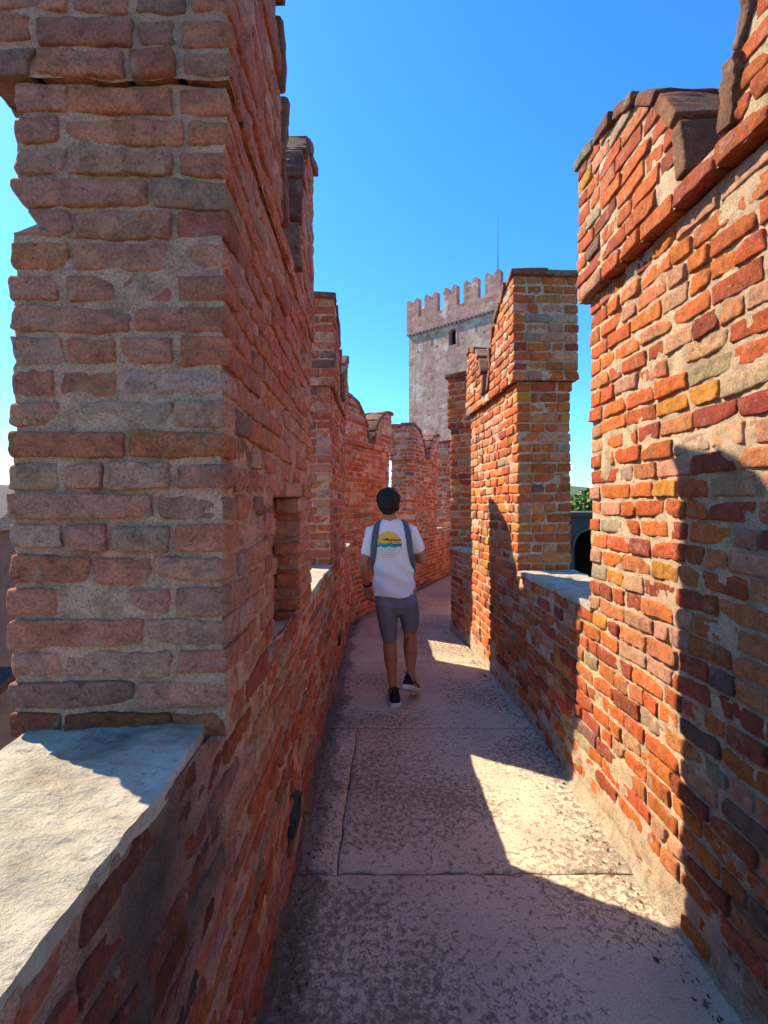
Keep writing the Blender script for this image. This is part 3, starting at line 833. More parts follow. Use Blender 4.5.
def tmerlon(x, y, axis):
    w, h = 1.24, 1.62; pf = tail_profile(w, h); T = 0.42
    mb = MB(); n = len(pf)
    if axis == 'x': f = [(x + p, y, ZC + q) for p, q in pf]; g = [(x + p, y + T, ZC + q) for p, q in pf]
    else: f = [(x, y + p, ZC + q) for p, q in pf]; g = [(x + T, y + p, ZC + q) for p, q in pf]
    # triangulate as a fan from the centre below the notch
    cf = ((f[0][0] + f[1][0]) / 2, (f[0][1] + f[1][1]) / 2, ZC + h * 0.4); cg = ((g[0][0] + g[1][0]) / 2, (g[0][1] + g[1][1]) / 2, ZC + h * 0.4)
    V = f + g + [cf, cg]
    Fc = [[i, (i + 1) % n, 2 * n] for i in range(n)] + [[n + (i + 1) % n, n + i, 2 * n + 1] for i in range(n)] + [[(i + 1) % n, i, n + i, n + (i + 1) % n] for i in range(n)]
    mb.add(V, Fc)
    o = tpiece('merlon', mb, M['tower_brick'])
for i in range(5):
    tmerlon(-e + 0.02 + i * 1.815, -e + 0.02, 'x')
    tmerlon(-e + 0.02 + i * 1.815, 8.4 + e - .44, 'x')
for i in range(1, 4):
    tmerlon(-e + 0.02, -e + 0.02 + i * 1.815, 'y'); tmerlon(W + e - .44, -e + 0.02 + i * 1.815, 'y')
# mast
ms = ((492 - 375) * 40 / F - 2.83) / (0.746 + 0.666 * (492 - 375) / F)
mb = MB(); zt = 10 + 1.56 + (505 - 212) / F * (40 - 0.666 * ms)
n = 8
rings = [[(ms + r * math.cos(t), 0.9 + r * math.sin(t), z) for t in np.linspace(0, 2 * math.pi, n + 1)] for z, r in ((ZL, 0.045), (ZL + 3, 0.04), (zt, 0.018), (zt + 0.02, 0.001))]
mb.grid(np.array(rings), None, True)
tpiece('mast', mb, M['dark'])

# ================================================================== SURROUNDINGS
def leafy_tree(x, y, z, h, rad, seed, label, leafcol, n=2600, spread=0.75):
    r = np.random.default_rng(seed)
    t = empty('tree', (x, y, z)); tag(t, label, 'tree', None)
    mb = MB()
    def limb(p, q, r0, r1):
        p, q = np.array(p, float), np.array(q, float); d = q - p; L = np.linalg.norm(d); d /= L
        a = np.cross(d, (0.3, 1, 0.2)); a /= np.linalg.norm(a); b = np.cross(d, a)
        rows = []
        for s in np.linspace(0, 1, 5):
            c = p + d * L * s + 0.05 * L * r.normal(0, 0.3, 3) * (0 < s < 1); rr = r0 + (r1 - r0) * s
            rows.append([c + rr * (math.cos(u) * a + math.sin(u) * b) for u in np.linspace(0, 2 * math.pi, 9)])
        mb.grid(np.array(rows), None)
    limb((0, 0, 0), (0, 0, h * 0.6), 0.03 * h, 0.015 * h)
    cl = []
    for k in range(9):
        a = k * 2.4; e_ = r.uniform(0.45, 0.95)
        c = np.array((math.cos(a) * rad * r.uniform(.3, .7), math.sin(a) * rad * r.uniform(.3, .7), h * e_))
        limb((0, 0, h * r.uniform(.3, .55)), c, 0.012 * h, 0.004 * h); cl.append((c, rad * r.uniform(0.35, 0.55)))
    cl.append((np.array((0, 0, h * 0.85)), rad * 0.5))
    tr = mb.build('trunk', M['bark'], t, use_col=False)
    lv = MB(); ids = r.integers(0, len(cl), n)
    P = []
    for i in ids:
        c, q = cl[i]; d = r.normal(0, 1, 3); d /= np.linalg.norm(d)
        P.append(c + d * q * r.uniform(0.4, 1.0) * np.array((1, 1, spread)))
    P = np.array(P); s = h * 0.022
    A = r.normal(0, 1, (n, 3)); A /= np.linalg.norm(A, axis=1)[:, None]; B = np.cross(A, r.normal(0, 1, (n, 3))); B /= np.linalg.norm(B, axis=1)[:, None]
    sz = s * r.uniform(0.6, 1.4, (n, 1))
    V = np.stack([P - A * sz, P + B * sz * .5, P + A * sz, P - B * sz * .5], 1).reshape(-1, 3)
    Fc = (np.arange(n * 4).reshape(n, 4)).tolist()
    lv.add(V, Fc, np.repeat(np.array(leafcol)[None] * r.uniform(0.6, 1.4, (n, 1)), 4, axis=0))
    lv.build('crown', M['leaf'], t, smooth=False)
m, nt, b, pos, ob = new_mat('foliage', 0.6)
at = nt.new('ShaderNodeAttribute'); at.attribute_name = 'Col'; nt.link(at.outputs['Color'], b.inputs['Base Color'])
M['leaf'] = m
M['bark'] = plain('bark', (0.10, 0.075, 0.055), 0.95, (20, 0.8, 0.02), 0.4, 6)
leafy_tree(21.0, 50, -10, 12.9, 4.2, 1, 'broad green tree framed in the gap of the right wall', (0.10, 0.17, 0.035), 5000)
leafy_tree(26.5, 56, -10, 12.0, 4.5, 2, 'rounded darker tree behind the broad one right of the wall', (0.06, 0.11, 0.03), 4000)
leafy_tree(-28.5, 34, -10, 12.2, 4.0, 3, 'dark green tree at the far left edge beyond the left merlon', (0.05, 0.09, 0.03), 4000)
leafy_tree(14.5, 54, -10, 11.2, 3.6, 4, 'smaller tree standing close to the foot of the tower', (0.08, 0.13, 0.035), 3000)

# ground, one sheet to the horizon
gm, nt, b, pos, ob = new_mat('town_ground', 0.95)
nt.link(nt.ramp(nt.noise(0.02, 6, 0.7, pos), [(0.35, (0.07, 0.09, 0.035)), (0.5, (0.14, 0.13, 0.09)), (0.65, (0.20, 0.17, 0.14))]), b.inputs['Base Color'])
mb = MB(); mb.box((-9000, -9000, -10.4), (9000, 9000, -10.0)); tag(mb.build('ground', gm, None, smooth=False, use_col=False), kind='structure')
# hills
hm, nt, b, pos, ob = new_mat('wooded_hill', 0.95)
nt.link(nt.ramp(nt.noise(0.004, 6, 0.7, pos), [(0.35, (0.05, 0.085, 0.035)), (0.65, (0.10, 0.13, 0.06))]), b.inputs['Base Color'])
mb = MB()
th = np.linspace(-1.35, 1.35, 120)
rows = []
for k, (rr, hh) in enumerate(((3400, -12), (3700, 60), (4100, 165), (4600, 200), (5400, -12))):
    X = rr * np.sin(th); Y = rr * np.cos(th)
    Q = np.stack([X, Y, 0 * X], -1); nz = 0.75 + 0.28 * vnoise(Q, 0.0012, 201) + 0.12 * vnoise(Q, 0.004, 202)
    rows.append(np.stack([X, Y, np.where(hh > 0, hh * nz, hh)], -1))
mb.grid(np.array(rows), None, False); tag(mb.build('hills', hm, None, use_col=False), kind='structure')
# dark garden building with an arched opening seen through the right gap
db = empty('stone_building', (5.6, 13.0, -10)); tag(db, 'dark stone building with an arched opening, low beyond the right parapet', 'building')
M['dstone'] = plain('dark_stone', (0.075, 0.068, 0.062), 0.95, (9, 0.8, 0.03), 0.5, 2)  # dark stone tone, varied at random
mb = MB()
w0, w1, ztop = -3.0, 4.0, 11.24
ax0, ax1, az0, azs = -0.20, 0.66, 8.6, 10.45
rad = (ax1 - ax0) / 2; acx = (ax0 + ax1) / 2
outer = [(w0, 0), (ax0, 0)]
mb.box((w0, 0, 0), (ax0, 3.0, ztop)); mb.box((ax1, 0, 0), (w1, 3.0, ztop)); mb.box((ax0, 0, 0), (ax1, 3.0, az0))
arc = [(acx - rad * math.cos(t), azs + rad * math.sin(t)) for t in np.linspace(0, math.pi, 15)]
for i in range(14):
    (xa, za), (xb, zb) = arc[i], arc[i + 1]
    mb.add([(xa, 0, za), (xb, 0, zb), (xb, 0, ztop), (xa, 0, ztop), (xa, 0.4, za), (xb, 0.4, zb)], [[0, 1, 2, 3], [0, 4, 5, 1]])
mb.add([(ax0, 2.9, az0), (ax1, 2.9, az0), (ax1, 2.9, ztop), (ax0, 2.9, ztop)], [[0, 1, 2, 3]])
wl = mb.build('wall', M['dstone'], db, smooth=False, use_col=False)
mb = MB()
for i in range(14):
    (xa, za), (xb, zb) = arc[i], arc[i + 1]
    f = 1.14
    oa = (acx + (xa - acx) * f, azs + (za - azs) * f); o_ = (acx + (xb - acx) * f, azs + (zb - azs) * f)
    mb.add([(xa, -.03, za), (xb, -.03, zb), (o_[0], -.03, o_[1]), (oa[0], -.03, oa[1]), (xa, .1, za), (xb, .1, zb)], [[0, 1, 2, 3], [0, 4, 5, 1]])
mb.build('arch', plain('arch_stone', (0.11, 0.10, 0.09), 0.9), db, smooth=False, use_col=False)
mb = MB(); mb.box((w0 - .1, -.1, ztop), (w1 + .1, 3.1, ztop + .12)); mb.build('coping', M['dstone'], db, smooth=False, use_col=False)
# stone house with a low roof at the far left
hb = empty('stone_house', (-7.4, 7.6, -10)); tag(hb, 'grey stone house with a dark tiled roof, just visible at the left edge', 'house')
M['gstone'] = plain('grey_rubble_stone', (0.15, 0.125, 0.11), 0.95, (5, 1.0, 0.06), 0.6, 3)
mb = MB(); mb.box((-5, 0, 0), (1.2, 6, 11.2)); mb.build('wall', M['gstone'], hb, smooth=False, use_col=False)
M['rooft'] = plain('dark_roof_tiles', (0.06, 0.045, 0.04), 0.9, (14, 0.8, 0.04), 0.4, 5)
mb = MB(); mb.add([(-5.2, -.3, 11.15), (1.4, -.3, 11.15), (1.4, 6.3, 11.15), (-5.2, 6.3, 11.15), (-4, 3, 12.0), (0.2, 3, 12.0)], [[0, 1, 5, 4], [1, 2, 5], [2, 3, 4, 5], [3, 0, 4], [0, 3, 2, 1]])
mb.build('roof', M['rooft'], hb, smooth=False, use_col=False)
mb = MB(); mb.add([(-4.2, -2.6, 8.2), (1.8, -2.6, 8.2), (1.8, 0, 9.0), (-4.2, 0, 9.0), (-4.2, -2.6, 8.05), (1.8, -2.6, 8.05), (1.8, 0, 8.85), (-4.2, 0, 8.85)], [[0, 1, 2, 3], [4, 7, 6, 5], [0, 4, 5, 1], [1, 5, 6, 2], [3, 7, 4, 0]])
mb.build('lean_to_roof', M['rooft'], hb, smooth=False, use_col=False)

# ================================================================== PERSON
PX, PY = 0.142, 3.82
def ell(c, r, nu=24, nv=14, rot=None):
    c = np.array(c, float); V = []; 
    for j in range(nv + 1):
        p = math.pi * j / nv - math.pi / 2
        V.append([(r[0] * math.cos(p) * math.cos(t), r[1] * math.cos(p) * math.sin(t), r[2] * math.sin(p)) for t in np.linspace(0, 2 * math.pi, nu + 1)])
    V = np.array(V)
    if rot is not None: V = V @ np.array(rot).T
    return V + c
def loft(rings, n=28):
    """rings: (centre, rx, ry[, tilt matrix]) -> closed grid"""
    out = []
    for rg in rings:
        c, rx_, ry_ = rg[:3]; ex = rg[3] if len(rg) > 3 else 2.0
        pts = []
        for t in np.linspace(0, 2 * math.pi, n + 1):
            ct, st = math.cos(t), math.sin(t)
            k = (abs(ct) ** ex + abs(st) ** ex) ** (-1 / ex)
            pts.append((c[0] + rx_ * ct * k, c[1] + ry_ * st * k, c[2]))
        out.append(pts)
    c0 = np.mean(out[0], axis=0); c1 = np.mean(out[-1], axis=0)
    return np.array([[tuple(c0)] * (n + 1)] + out + [[tuple(c1)] * (n + 1)])
def tube(pts, rads, n=20):
    """tapered limb with round ends along a polyline"""
    pts = [np.array(p, float) for p in pts]; rows = []
    N = len(pts)
    for i, (p, r) in enumerate(zip(pts, rads)):
        d = (pts[min(i + 1, N - 1)] - pts[max(i - 1, 0)]); d /= np.linalg.norm(d)
        a = np.cross(d, (0.12, 1, 0.05) if abs(d[1]) < 0.9 else (1, 0.1, 0)); a /= np.linalg.norm(a); b = np.cross(d, a)
        caps = [(0, 1)]
        if i == 0: caps = [(-1, 0.02), (-0.87, 0.5), (-0.5, 0.87), (0, 1)]
        if i == N - 1: caps = [(0, 1), (0.5, 0.87), (0.87, 0.5), (1, 0.02)]
        for s, k in caps:
            rows.append([p + d * s * r + r * k * (math.cos(t) * a + math.sin(t) * b) for t in np.linspace(0, 2 * math.pi, n + 1)])
    return np.array(rows)
def blob(name, grids, mat, parent, voxel=0.007, smooth=4, disp=None, off=(PX, PY, 0)):
    mb = MB()
    for g in grids: mb.grid(np.array(g) + np.array(off), None)
    V = np.concatenate(mb.V)
    me = bpy.data.meshes.new('tmp'); me.from_pydata(V.tolist(), [], mb.F); me.update()
    bm = bmesh.new(); bm.from_mesh(me); bmesh.ops.remove_doubles(bm, verts=bm.verts, dist=1e-5); bmesh.ops.recalc_face_normals(bm, faces=bm.faces); bm.to_mesh(me); bm.free()
    t = bpy.data.objects.new('tmp', me); C.objects.link(t)
    md = t.modifiers.new('r', 'REMESH'); md.mode = 'VOXEL'; md.voxel_size = voxel
    if smooth: sm = t.modifiers.new('s', 'SMOOTH'); sm.iterations = smooth; sm.factor = 0.5
    dg = bpy.context.evaluated_depsgraph_get(); dg.update()
    nm = bpy.data.meshes.new_from_object(t.evaluated_get(dg)); bpy.data.objects.remove(t)
    nm.name = name; nm.materials.clear(); nm.materials.append(mat)
    if disp:
        n = len(nm.vertices); co = np.empty(n * 3); nm.vertices.foreach_get('co', co); co = co.reshape(-1, 3)
        no = np.array([v.normal[:] for v in nm.vertices]); co = co + no * disp(co)[:, None]
        nm.vertices.foreach_set('co', co.ravel())
    nm.polygons.foreach_set('use_smooth', [True] * len(nm.polygons)); nm.update()
    o = bpy.data.objects.new(name, nm); C.objects.link(o)
    if parent: o.parent = parent; 
    return o
M['skin'] = plain('skin', (0.40, 0.150, 0.066), 0.55, (300, 0.2, 0.001), 0.08, 12)
M['hair'] = plain('black_hair', (0.012, 0.010, 0.011), 0.5, (220, 0.8, 0.006), 0.4, 90)
M['shirt'] = plain('white_cotton', (0.76, 0.70, 0.66), 0.9, (500, 0.3, 0.001), 0.05, 8)
M['shorts'] = plain('slate_grey_twill', (0.165, 0.158, 0.180), 0.9, (400, 0.3, 0.001), 0.12, 10)
M['strap'] = plain('grey_webbing', (0.085, 0.095, 0.13), 0.85, (350, 0.5, 0.002), 0.15, 40)
M['shoe'] = plain('black_mesh_shoe', (0.014, 0.015, 0.020), 0.75, (250, 0.5, 0.002), 0.3, 30)
M['sole'] = plain('white_rubber', (0.62, 0.58, 0.54), 0.6, (60, 0.3, 0.002), 0.12, 20)

def hand(wr, d, side, palm_n, curl, thumb_side):
    """palm and five fingers; d finger direction, palm_n towards the palm side"""
    wr, d, pn = [np.array(v, float) for v in (wr, d, palm_n)]
    d /= np.linalg.norm(d); pn -= d * pn.dot(d); pn /= np.linalg.norm(pn); s = np.cross(d, pn) * thumb_side
    G = [tube([wr - d * .02, wr + d * .03, wr + d * .085], [.026, .030, .030])]
    for k in (-1, 1): G.append(tube([wr + d * .02 + s * .015 * k, wr + d * .088 + s * .026 * k], [.018, .013]))
    for i, (off, L) in enumerate(((.030, .070), (.010, .078), (-.010, .073), (-.029, .058))):
        p0 = wr + d * .085 + s * off; pts = [p0 - d * .02, p0]; dd = d.copy(); a = 0
        for seg, c in ((.45, curl), (.32, curl * 1.2), (.23, curl * 0.9)):
            a += c; v = d * math.cos(a) + pn * math.sin(a); pts.append(pts[-1] + v * L * seg)
        G.append(tube(pts, [.0095, .0093, .0088, .0080, .0065], 10))
    t0 = wr + d * .025 + s * .022; v1 = d * .7 + s * .65 + pn * .3; v1 /= np.linalg.norm(v1); v2 = d * .9 + s * .2 + pn * .45; v2 /= np.linalg.norm(v2)
    G.append(tube([t0 - s * .012, t0 + v1 * .035, t0 + v1 * .035 + v2 * .028, t0 + v1 * .035 + v2 * .052], [.015, .0125, .011, .008], 10))
    return G

man = empty('person', (PX, PY, 0)); tag(man, 'man in white T-shirt and grey shorts walking away along the path', 'person')
ow = (PX, PY, 0)
LSh, LEl, LWr = (-.165, 0, 1.355), (-.228, -.02, 1.09), (-.205, .06, .90)
RSh, REl, RWr = (.148, 0, 1.358), (.245, -.01, 1.105), (.14, .20, 1.17)
LH, LK, LA = (-.070, 0, .90), (-.028, .035, .50), (.0, -.045, .115)
RH, RK, RA = (.100, 0, .90), (.142, .075, .52), (.142, -.045, .195)
hx_, hz_ = -.035, 1.588
def mid(a, b, t): return tuple(np.array(a) * (1 - t) + np.array(b) * t)
G = [ell((hx_, .012, hz_), (.074, .092, .108)), ell((hx_, .035, hz_ - .055), (.056, .062, .055)),
     tube([(-.012, -.01, 1.36), (-.02, -.012, 1.44), (hx_, 0, 1.52)], [.066, .056, .053]),
     loft([((.01, 0, .84), .13, .09), ((.01, 0, .95), .135, .095), ((0, 0, 1.05), .13, .095), ((0, 0, 1.2), .14, .095), ((0, 0, 1.31), .145, .085), ((0, 0, 1.37), .10, .065), ((0, 0, 1.43), .06, .055)]),
     tube([LSh, mid(LSh, LEl, .4), LEl, mid(LEl, LWr, .3), LWr], [.044, .043, .037, .037, .025]),
     tube([RSh, mid(RSh, REl, .4), REl, mid(REl, RWr, .3), RWr], [.044, .043, .037, .037, .025]),
     tube([LH, mid(LH, LK, .4), LK, mid(LK, LA, .25), mid(LK, LA, .45), mid(LK, LA, .8), LA, (LA[0], LA[1] + .0, .06)], [.088, .078, .053, .056, .054, .034, .031, .031]),
     tube([RH, mid(RH, RK, .4), RK, mid(RK, RA, .25), mid(RK, RA, .45), mid(RK, RA, .8), RA, (RA[0], RA[1] + .02, .15)], [.088, .078, .053, .056, .054, .034, .031, .031]),
     # calf bellies
     ell(tuple(np.array(mid(LK, LA, .33)) + (0, -.018, 0)), (.050, .056, .095)), ell(tuple(np.array(mid(RK, RA, .33)) + (0, -.018, 0)), (.050, .056, .095)),
     # ears, nose, chin, brow
     ell((hx_ - .078, .01, hz_ - .012), (.009, .018, .030)), ell((hx_ + .078, .01, hz_ - .012), (.009, .018, .030)),
     ell((hx_, .108, hz_ - .018), (.013, .020, .022)), ell((hx_, .102, hz_ - .052), (.024, .010, .009)), ell((hx_, .085, hz_ - .092), (.026, .022, .018)),
     ell((hx_ - .03, .098, hz_ + .018), (.022, .010, .008)), ell((hx_ + .03, .098, hz_ + .018), (.022, .010, .008)),
     # feet inside the shoes
     tube([(LA[0], LA[1] - .01, .055), (LA[0] - .01, LA[1] + .15, .035)], [.03, .03]),
     tube([(RA[0], RA[1], .14), (RA[0] + .05, RA[1] + .13, .075)], [.03, .028])]
G += hand(LWr, (.12, .18, -1), 'L', (.55, .75, 0), 0.38, 1)
G += hand(RWr, (-.75, .25, .55), 'R', (0, -1, 0.2), 0.9, 1)
body = blob('body', G, M['skin'], man, 0.0045, 3)
# eyes
for sx in (-.03, .03):
    mb = MB(); mb.grid(ell((hx_ + sx + PX, .098 + PY, hz_ + .004), (.012, .010, .008)), None)
    mb.build('eye', M['sole'], man, use_col=False)
def hair_disp(P): return 0.008 * vnoise(P, 38, 301) + 0.006 * vnoise(P, 100, 302)
hair = blob('hair', [ell((hx_, -.012, hz_ + .010), (.094, .100, .100)), ell((hx_, -.040, hz_ - .030), (.084, .070, .076)), ell((hx_, .03, hz_ + .055), (.076, .075, .055))], M['hair'], man, 0.005, 3, hair_disp)

def shirt_disp(P):
    d = P - np.array((PX, PY, 0))
    fold = np.sin((d[:, 0] * 0.6 + d[:, 2]) * 40 + 3 * vnoise(P, 5, 311)) * 0.006 * np.clip(1.25 - d[:, 2], 0, .35) / .35
    vert = vnoise(P * np.array((1, 1, .25)), 14, 312) * 0.016 * np.clip(1.35 - d[:, 2], 0, .4) / .4
    return fold + vert + 0.0015 * vnoise(P, 40, 313)
SG = [loft([((.015, 0, .845), .170, .124, 2.3), ((.015, 0, .88), .167, .124, 2.3), ((.008, 0, 1.0), .156, .118, 2.3), ((-.004, 0, 1.15), .164, .120, 2.4), ((-.010, 0, 1.28), .172, .118, 2.5), ((-.010, 0, 1.35), .172, .105, 2.2), ((-.010, 0, 1.39), .145, .090), ((-.012, 0, 1.425), .095, .074), ((-.014, -.002, 1.45), .062, .060)]),
      tube([(-.12, 0, 1.355), (-.168, 0, 1.35), mid(LSh, LEl, .35), mid(LSh, LEl, .62)], [.056, .056, .054, .054]),
      tube([(.10, 0, 1.355), (.145, 0, 1.355), mid(RSh, REl, .35), mid(RSh, REl, .56)], [.056, .056, .054, .054])]
shirt = blob('t_shirt', SG, M['shirt'], man, 0.006, 5, shirt_disp)
def shorts_disp(P):
    return 0.006 * vnoise(P * np.array((1, 1, .35)), 16, 321) + 0.002 * vnoise(P, 45, 322)
HG = [loft([((.030, 0, .70), .10, .07, 2.0), ((.026, 0, .76), .158, .108, 2.3), ((.022, 0, .82), .162, .112, 2.3), ((.018, 0, .86), .152, .104, 2.3), ((.015, 0, .93), .140, .095, 2.3)]),
      loft([((-.026, .03, .472), .061, .066), ((-.032, .026, .54), .070, .076), ((-.044, .01, .68), .086, .096), ((-.056, 0, .78), .088, .112), ((-.06, 0, .86), .08, .10)]),
      loft([((.142, .070, .545), .062, .070), ((.140, .062, .60), .070, .078), ((.122, .03, .70), .084, .096), ((.112, 0, .79), .088, .112), ((.10, 0, .86), .08, .10)])]
shorts = blob('shorts', HG, M['shorts'], man, 0.006, 4, shorts_disp)

# shoes
def shoe(ank, d, up, name='shoe'):
    ank, d, up = [np.array(v, float) for v in (ank, d, up)]
    d /= np.linalg.norm(d); up -= d * up.dot(d); up /= np.linalg.norm(up); s = np.cross(d, up)
    def at(a, b, c): return ank + d * a + s * b + up * c
    def ring(a, w, h, z0, n=18):
        return [at(a, w * math.cos(t), z0 + (h if math.sin(t) > 0 else 0.004) * abs(math.sin(t)) * (1 if math.sin(t) > 0 else -1)) for t in np.linspace(0, 2 * math.pi, n + 1)]
    up_rings = [(-.080, .027, .06, 0), (-.072, .034, .085, 0), (-.045, .043, .098, 0), (0, .043, .098, 0), (.05, .041, .072, 0), (.10, .046, .055, 0), (.15, .047, .044, 0), (.19, .036, .034, 0), (.208, .008, .012, 0)]
    up_g = np.array([ring(a, w, h, z) for a, w, h, z in up_rings])
    def sring(a, w): 
        return [at(a, w * x, z) for x, z in ((-1, .002), (-1.02, -.018), (-.85, -.030), (.85, -.030), (1.02, -.018), (1, .002), (-1, .002))]
    so = [(-.086, .030), (-.078, .041), (-.045, .047), (0, .046), (.05, .042), (.10, .049), (.15, .050), (.19, .040), (.214, .010)]
    so_g = np.array([sring(a, w) for a, w in so])
    mb = MB(); mb.grid(up_g + np.array(ow), None); mb.grid((np.array([ring(-.03, .03, .01, .088), ring(-.03, .036, .012, .096)])) * 1.0 + np.array(ow), None)
    for g in (up_g,):
        for rg in (g[0], g[-1]): mb.add(rg[:-1] + np.array(ow), [list(range(len(rg) - 1))])
    sh = mb.build(name, M['shoe'], man, use_col=False)
    mb = MB(); mb.grid(so_g + np.array(ow), None); mb.add(so_g[0][:-1] + np.array(ow), [list(range(6))]); so_o = mb.build('sole', M['sole'], sh, use_col=False)
shoe((LA[0] + .012, LA[1], .032), (-.03, 1, 0), (0, 0, 1))
shoe((RA[0] - .012, RA[1] + .015, .130), (.33, .80, -.42), (.12, .42, .9))

# print on the back of the shirt: a round sunset over water with a pier
bvh = BVHTree.FromPolygons([v.co[:] for v in shirt.data.vertices], [list(p.vertices) for p in shirt.data.polygons])
pcx, pcz, prd = PX - .036, 1.255, .101
cols = {'y': (0.80, 0.47, 0.055), 't': (0.03, 0.36, 0.36), 'n': (0.03, 0.055, 0.09), 'o': (0.72, 0.42, 0.20), 'g': (0.36, 0.47, 0.46)}
pm = [plain('print_' + k, v, 0.85, None, 0.05) for k, v in (('sun', cols['y']), ('sea', cols['t']), ('pier', cols['n']), ('ring', cols['o']), ('lettering', cols['g']))]
def art(x, z):
    """x, z in [-1, 1] on the disc; returns ink index or None"""
    r = math.hypot(x, z)
    if r > 1.0: return None
    wave = 0.05 * math.sin(9 * x + 1)
    if z > 0.10 + wave * .6:
        # pier deck and posts on the right
        if x > -0.45 and abs(z - (0.36 - 0.02 * x)) < 0.045: return 2
        if x > -0.1 and 0.12 < z < 0.34 and (x * 5.2) % 1 < 0.24: return 2
        if abs(x + 0.12) < 0.10 and 0.40 <= z < 0.50 - abs(x + .12) * .6: return 2
        if 0.44 < z < 0.50 and -.6 < x < -.3 : return 3
        return 0
    if z > -0.20 + wave:
        if abs(z - 0.02 - 0.05 * math.sin(7 * x)) < 0.030 and x > 0: return 2
        if abs(z + 0.09 - 0.04 * math.sin(6 * x + 2)) < 0.022: return 2
        return 1
    if r > 0.955: return 3
    # lower lettering: rows of short strokes
    for z0, z1, wd in ((-0.46, -0.31, .78), (-0.66, -0.55, .55)):
        if z0 < z < z1 and abs(x) < wd:
            q = (x * 7.5) % 1.0; zz = (z - z0) / (z1 - z0)
            if q < 0.20 or (q < 0.62 and (zz > 0.80 or (zz < 0.2 and int(x * 7.5) % 2) or (abs(zz - .5) < .12 and int(x * 7.5) % 3 == 0))): return 4
    if abs(z + 0.78) < 0.03 and abs(x) < 0.45: return 3
    return None
n = 150; gv = {}; V = []; Fc = []; mi = []
def gvid(i, j):
    if (i, j) not in gv:
        x = pcx + prd * (2 * i / n - 1); z = pcz + prd * (2 * j / n - 1)
        hit = bvh.ray_cast(Vector((x, PY - 1, z)), Vector((0, 1, 0)))
        y = hit[0].y - 0.0016 if hit[0] else PY - .12
        gv[(i, j)] = len(V); V.append((x, y, z))
    return gv[(i, j)]
for i in range(n):
    for j in range(n):
        a = art(2 * (i + .5) / n - 1, 2 * (j + .5) / n - 1)
        if a is None: continue
        Fc.append([gvid(i, j), gvid(i + 1, j), gvid(i + 1, j + 1), gvid(i, j + 1)]); mi.append(a)
o = link_mesh('back_print', V, Fc, None, shirt, None, True, pm, mi)

# backpack worn on the chest; only its straps show from behind
bp = empty('backpack', (PX, PY + .2, 1.0)); tag(bp, 'grey backpack worn on the chest of the walking man, straps over his shoulders', 'backpack')
blob('bag', [loft([((0, .24, .98), .12, .05, 3), ((0, .24, 1.0), .145, .075, 3), ((0, .23, 1.2), .15, .085, 3), ((0, .21, 1.34), .13, .065, 3), ((0, .20, 1.39), .09, .04, 3)])], M['strap'], bp, 0.008, 4)
def strap(path, w, name='strap'):
    rows = []
    P = [np.array(p, float) for p in path]
    # densify
    t = np.linspace(0, len(P) - 1, 60); Q = np.array([[np.interp(q, range(len(P)), [p[k] for p in P]) for k in range(3)] for q in t])
    for _ in range(6): Q[1:-1] = (Q[:-2] + 2 * Q[1:-1] + Q[2:]) / 4
    Q = Q + np.array(ow)
    bv = BVHTree.FromPolygons([v.co[:] for v in shirt.data.vertices], [list(p.vertices) for p in shirt.data.polygons])
    N = []
    for i in range(len(Q)):
        loc, nor, _, _ = bv.find_nearest(Vector(Q[i]))
        nn = Vector(Q[i]) - loc
        nrm = np.array(nor); N.append(nrm); Q[i] = np.array(loc) + nrm * 0.006
    N = np.array(N)
    for _ in range(8): N[1:-1] = (N[:-2] + 2 * N[1:-1] + N[2:]) / 4; Q[1:-1] = (Q[:-2] + 2 * Q[1:-1] + Q[2:]) / 4
    N /= np.linalg.norm(N, axis=1)[:, None]
    for i in range(len(Q)):
        d = Q[min(i + 1, len(Q) - 1)] - Q[max(i - 1, 0)]; d /= np.linalg.norm(d); s = np.cross(d, N[i]); s /= np.linalg.norm(s)
        ww = w if np.isscalar(w) else np.interp(i / (len(Q) - 1), [0, .5, 1], w)
        a = Q[i]; nn = N[i]
        rows.append([a + s * ww / 2 - nn * .008, a + s * ww / 2 + nn * .003, a + s * ww * .3 + nn * .008, a - s * ww * .3 + nn * .008, a - s * ww / 2 + nn * .003, a - s * ww / 2 - nn * .008, a + s * ww / 2 - nn * .008])
    mb = MB(); mb.grid(np.array(rows), None); mb.build(name, M['strap'], bp, use_col=False)
for sg in (-1, 1):
    strap([(sg * .10 - .012, .12, 1.28), (sg * .110 - .012, .08, 1.42), (sg * .118 - .012, 0, 1.45), (sg * .130 - .012, -.08, 1.40), (sg * .148 - .012, -.12, 1.31), (sg * .158 - .012, -.10, 1.20), (sg * .166 - .010, -.06, 1.10), (sg * .172 - .006, .0, 1.04), (sg * .15, .10, 1.02)], 0.052)
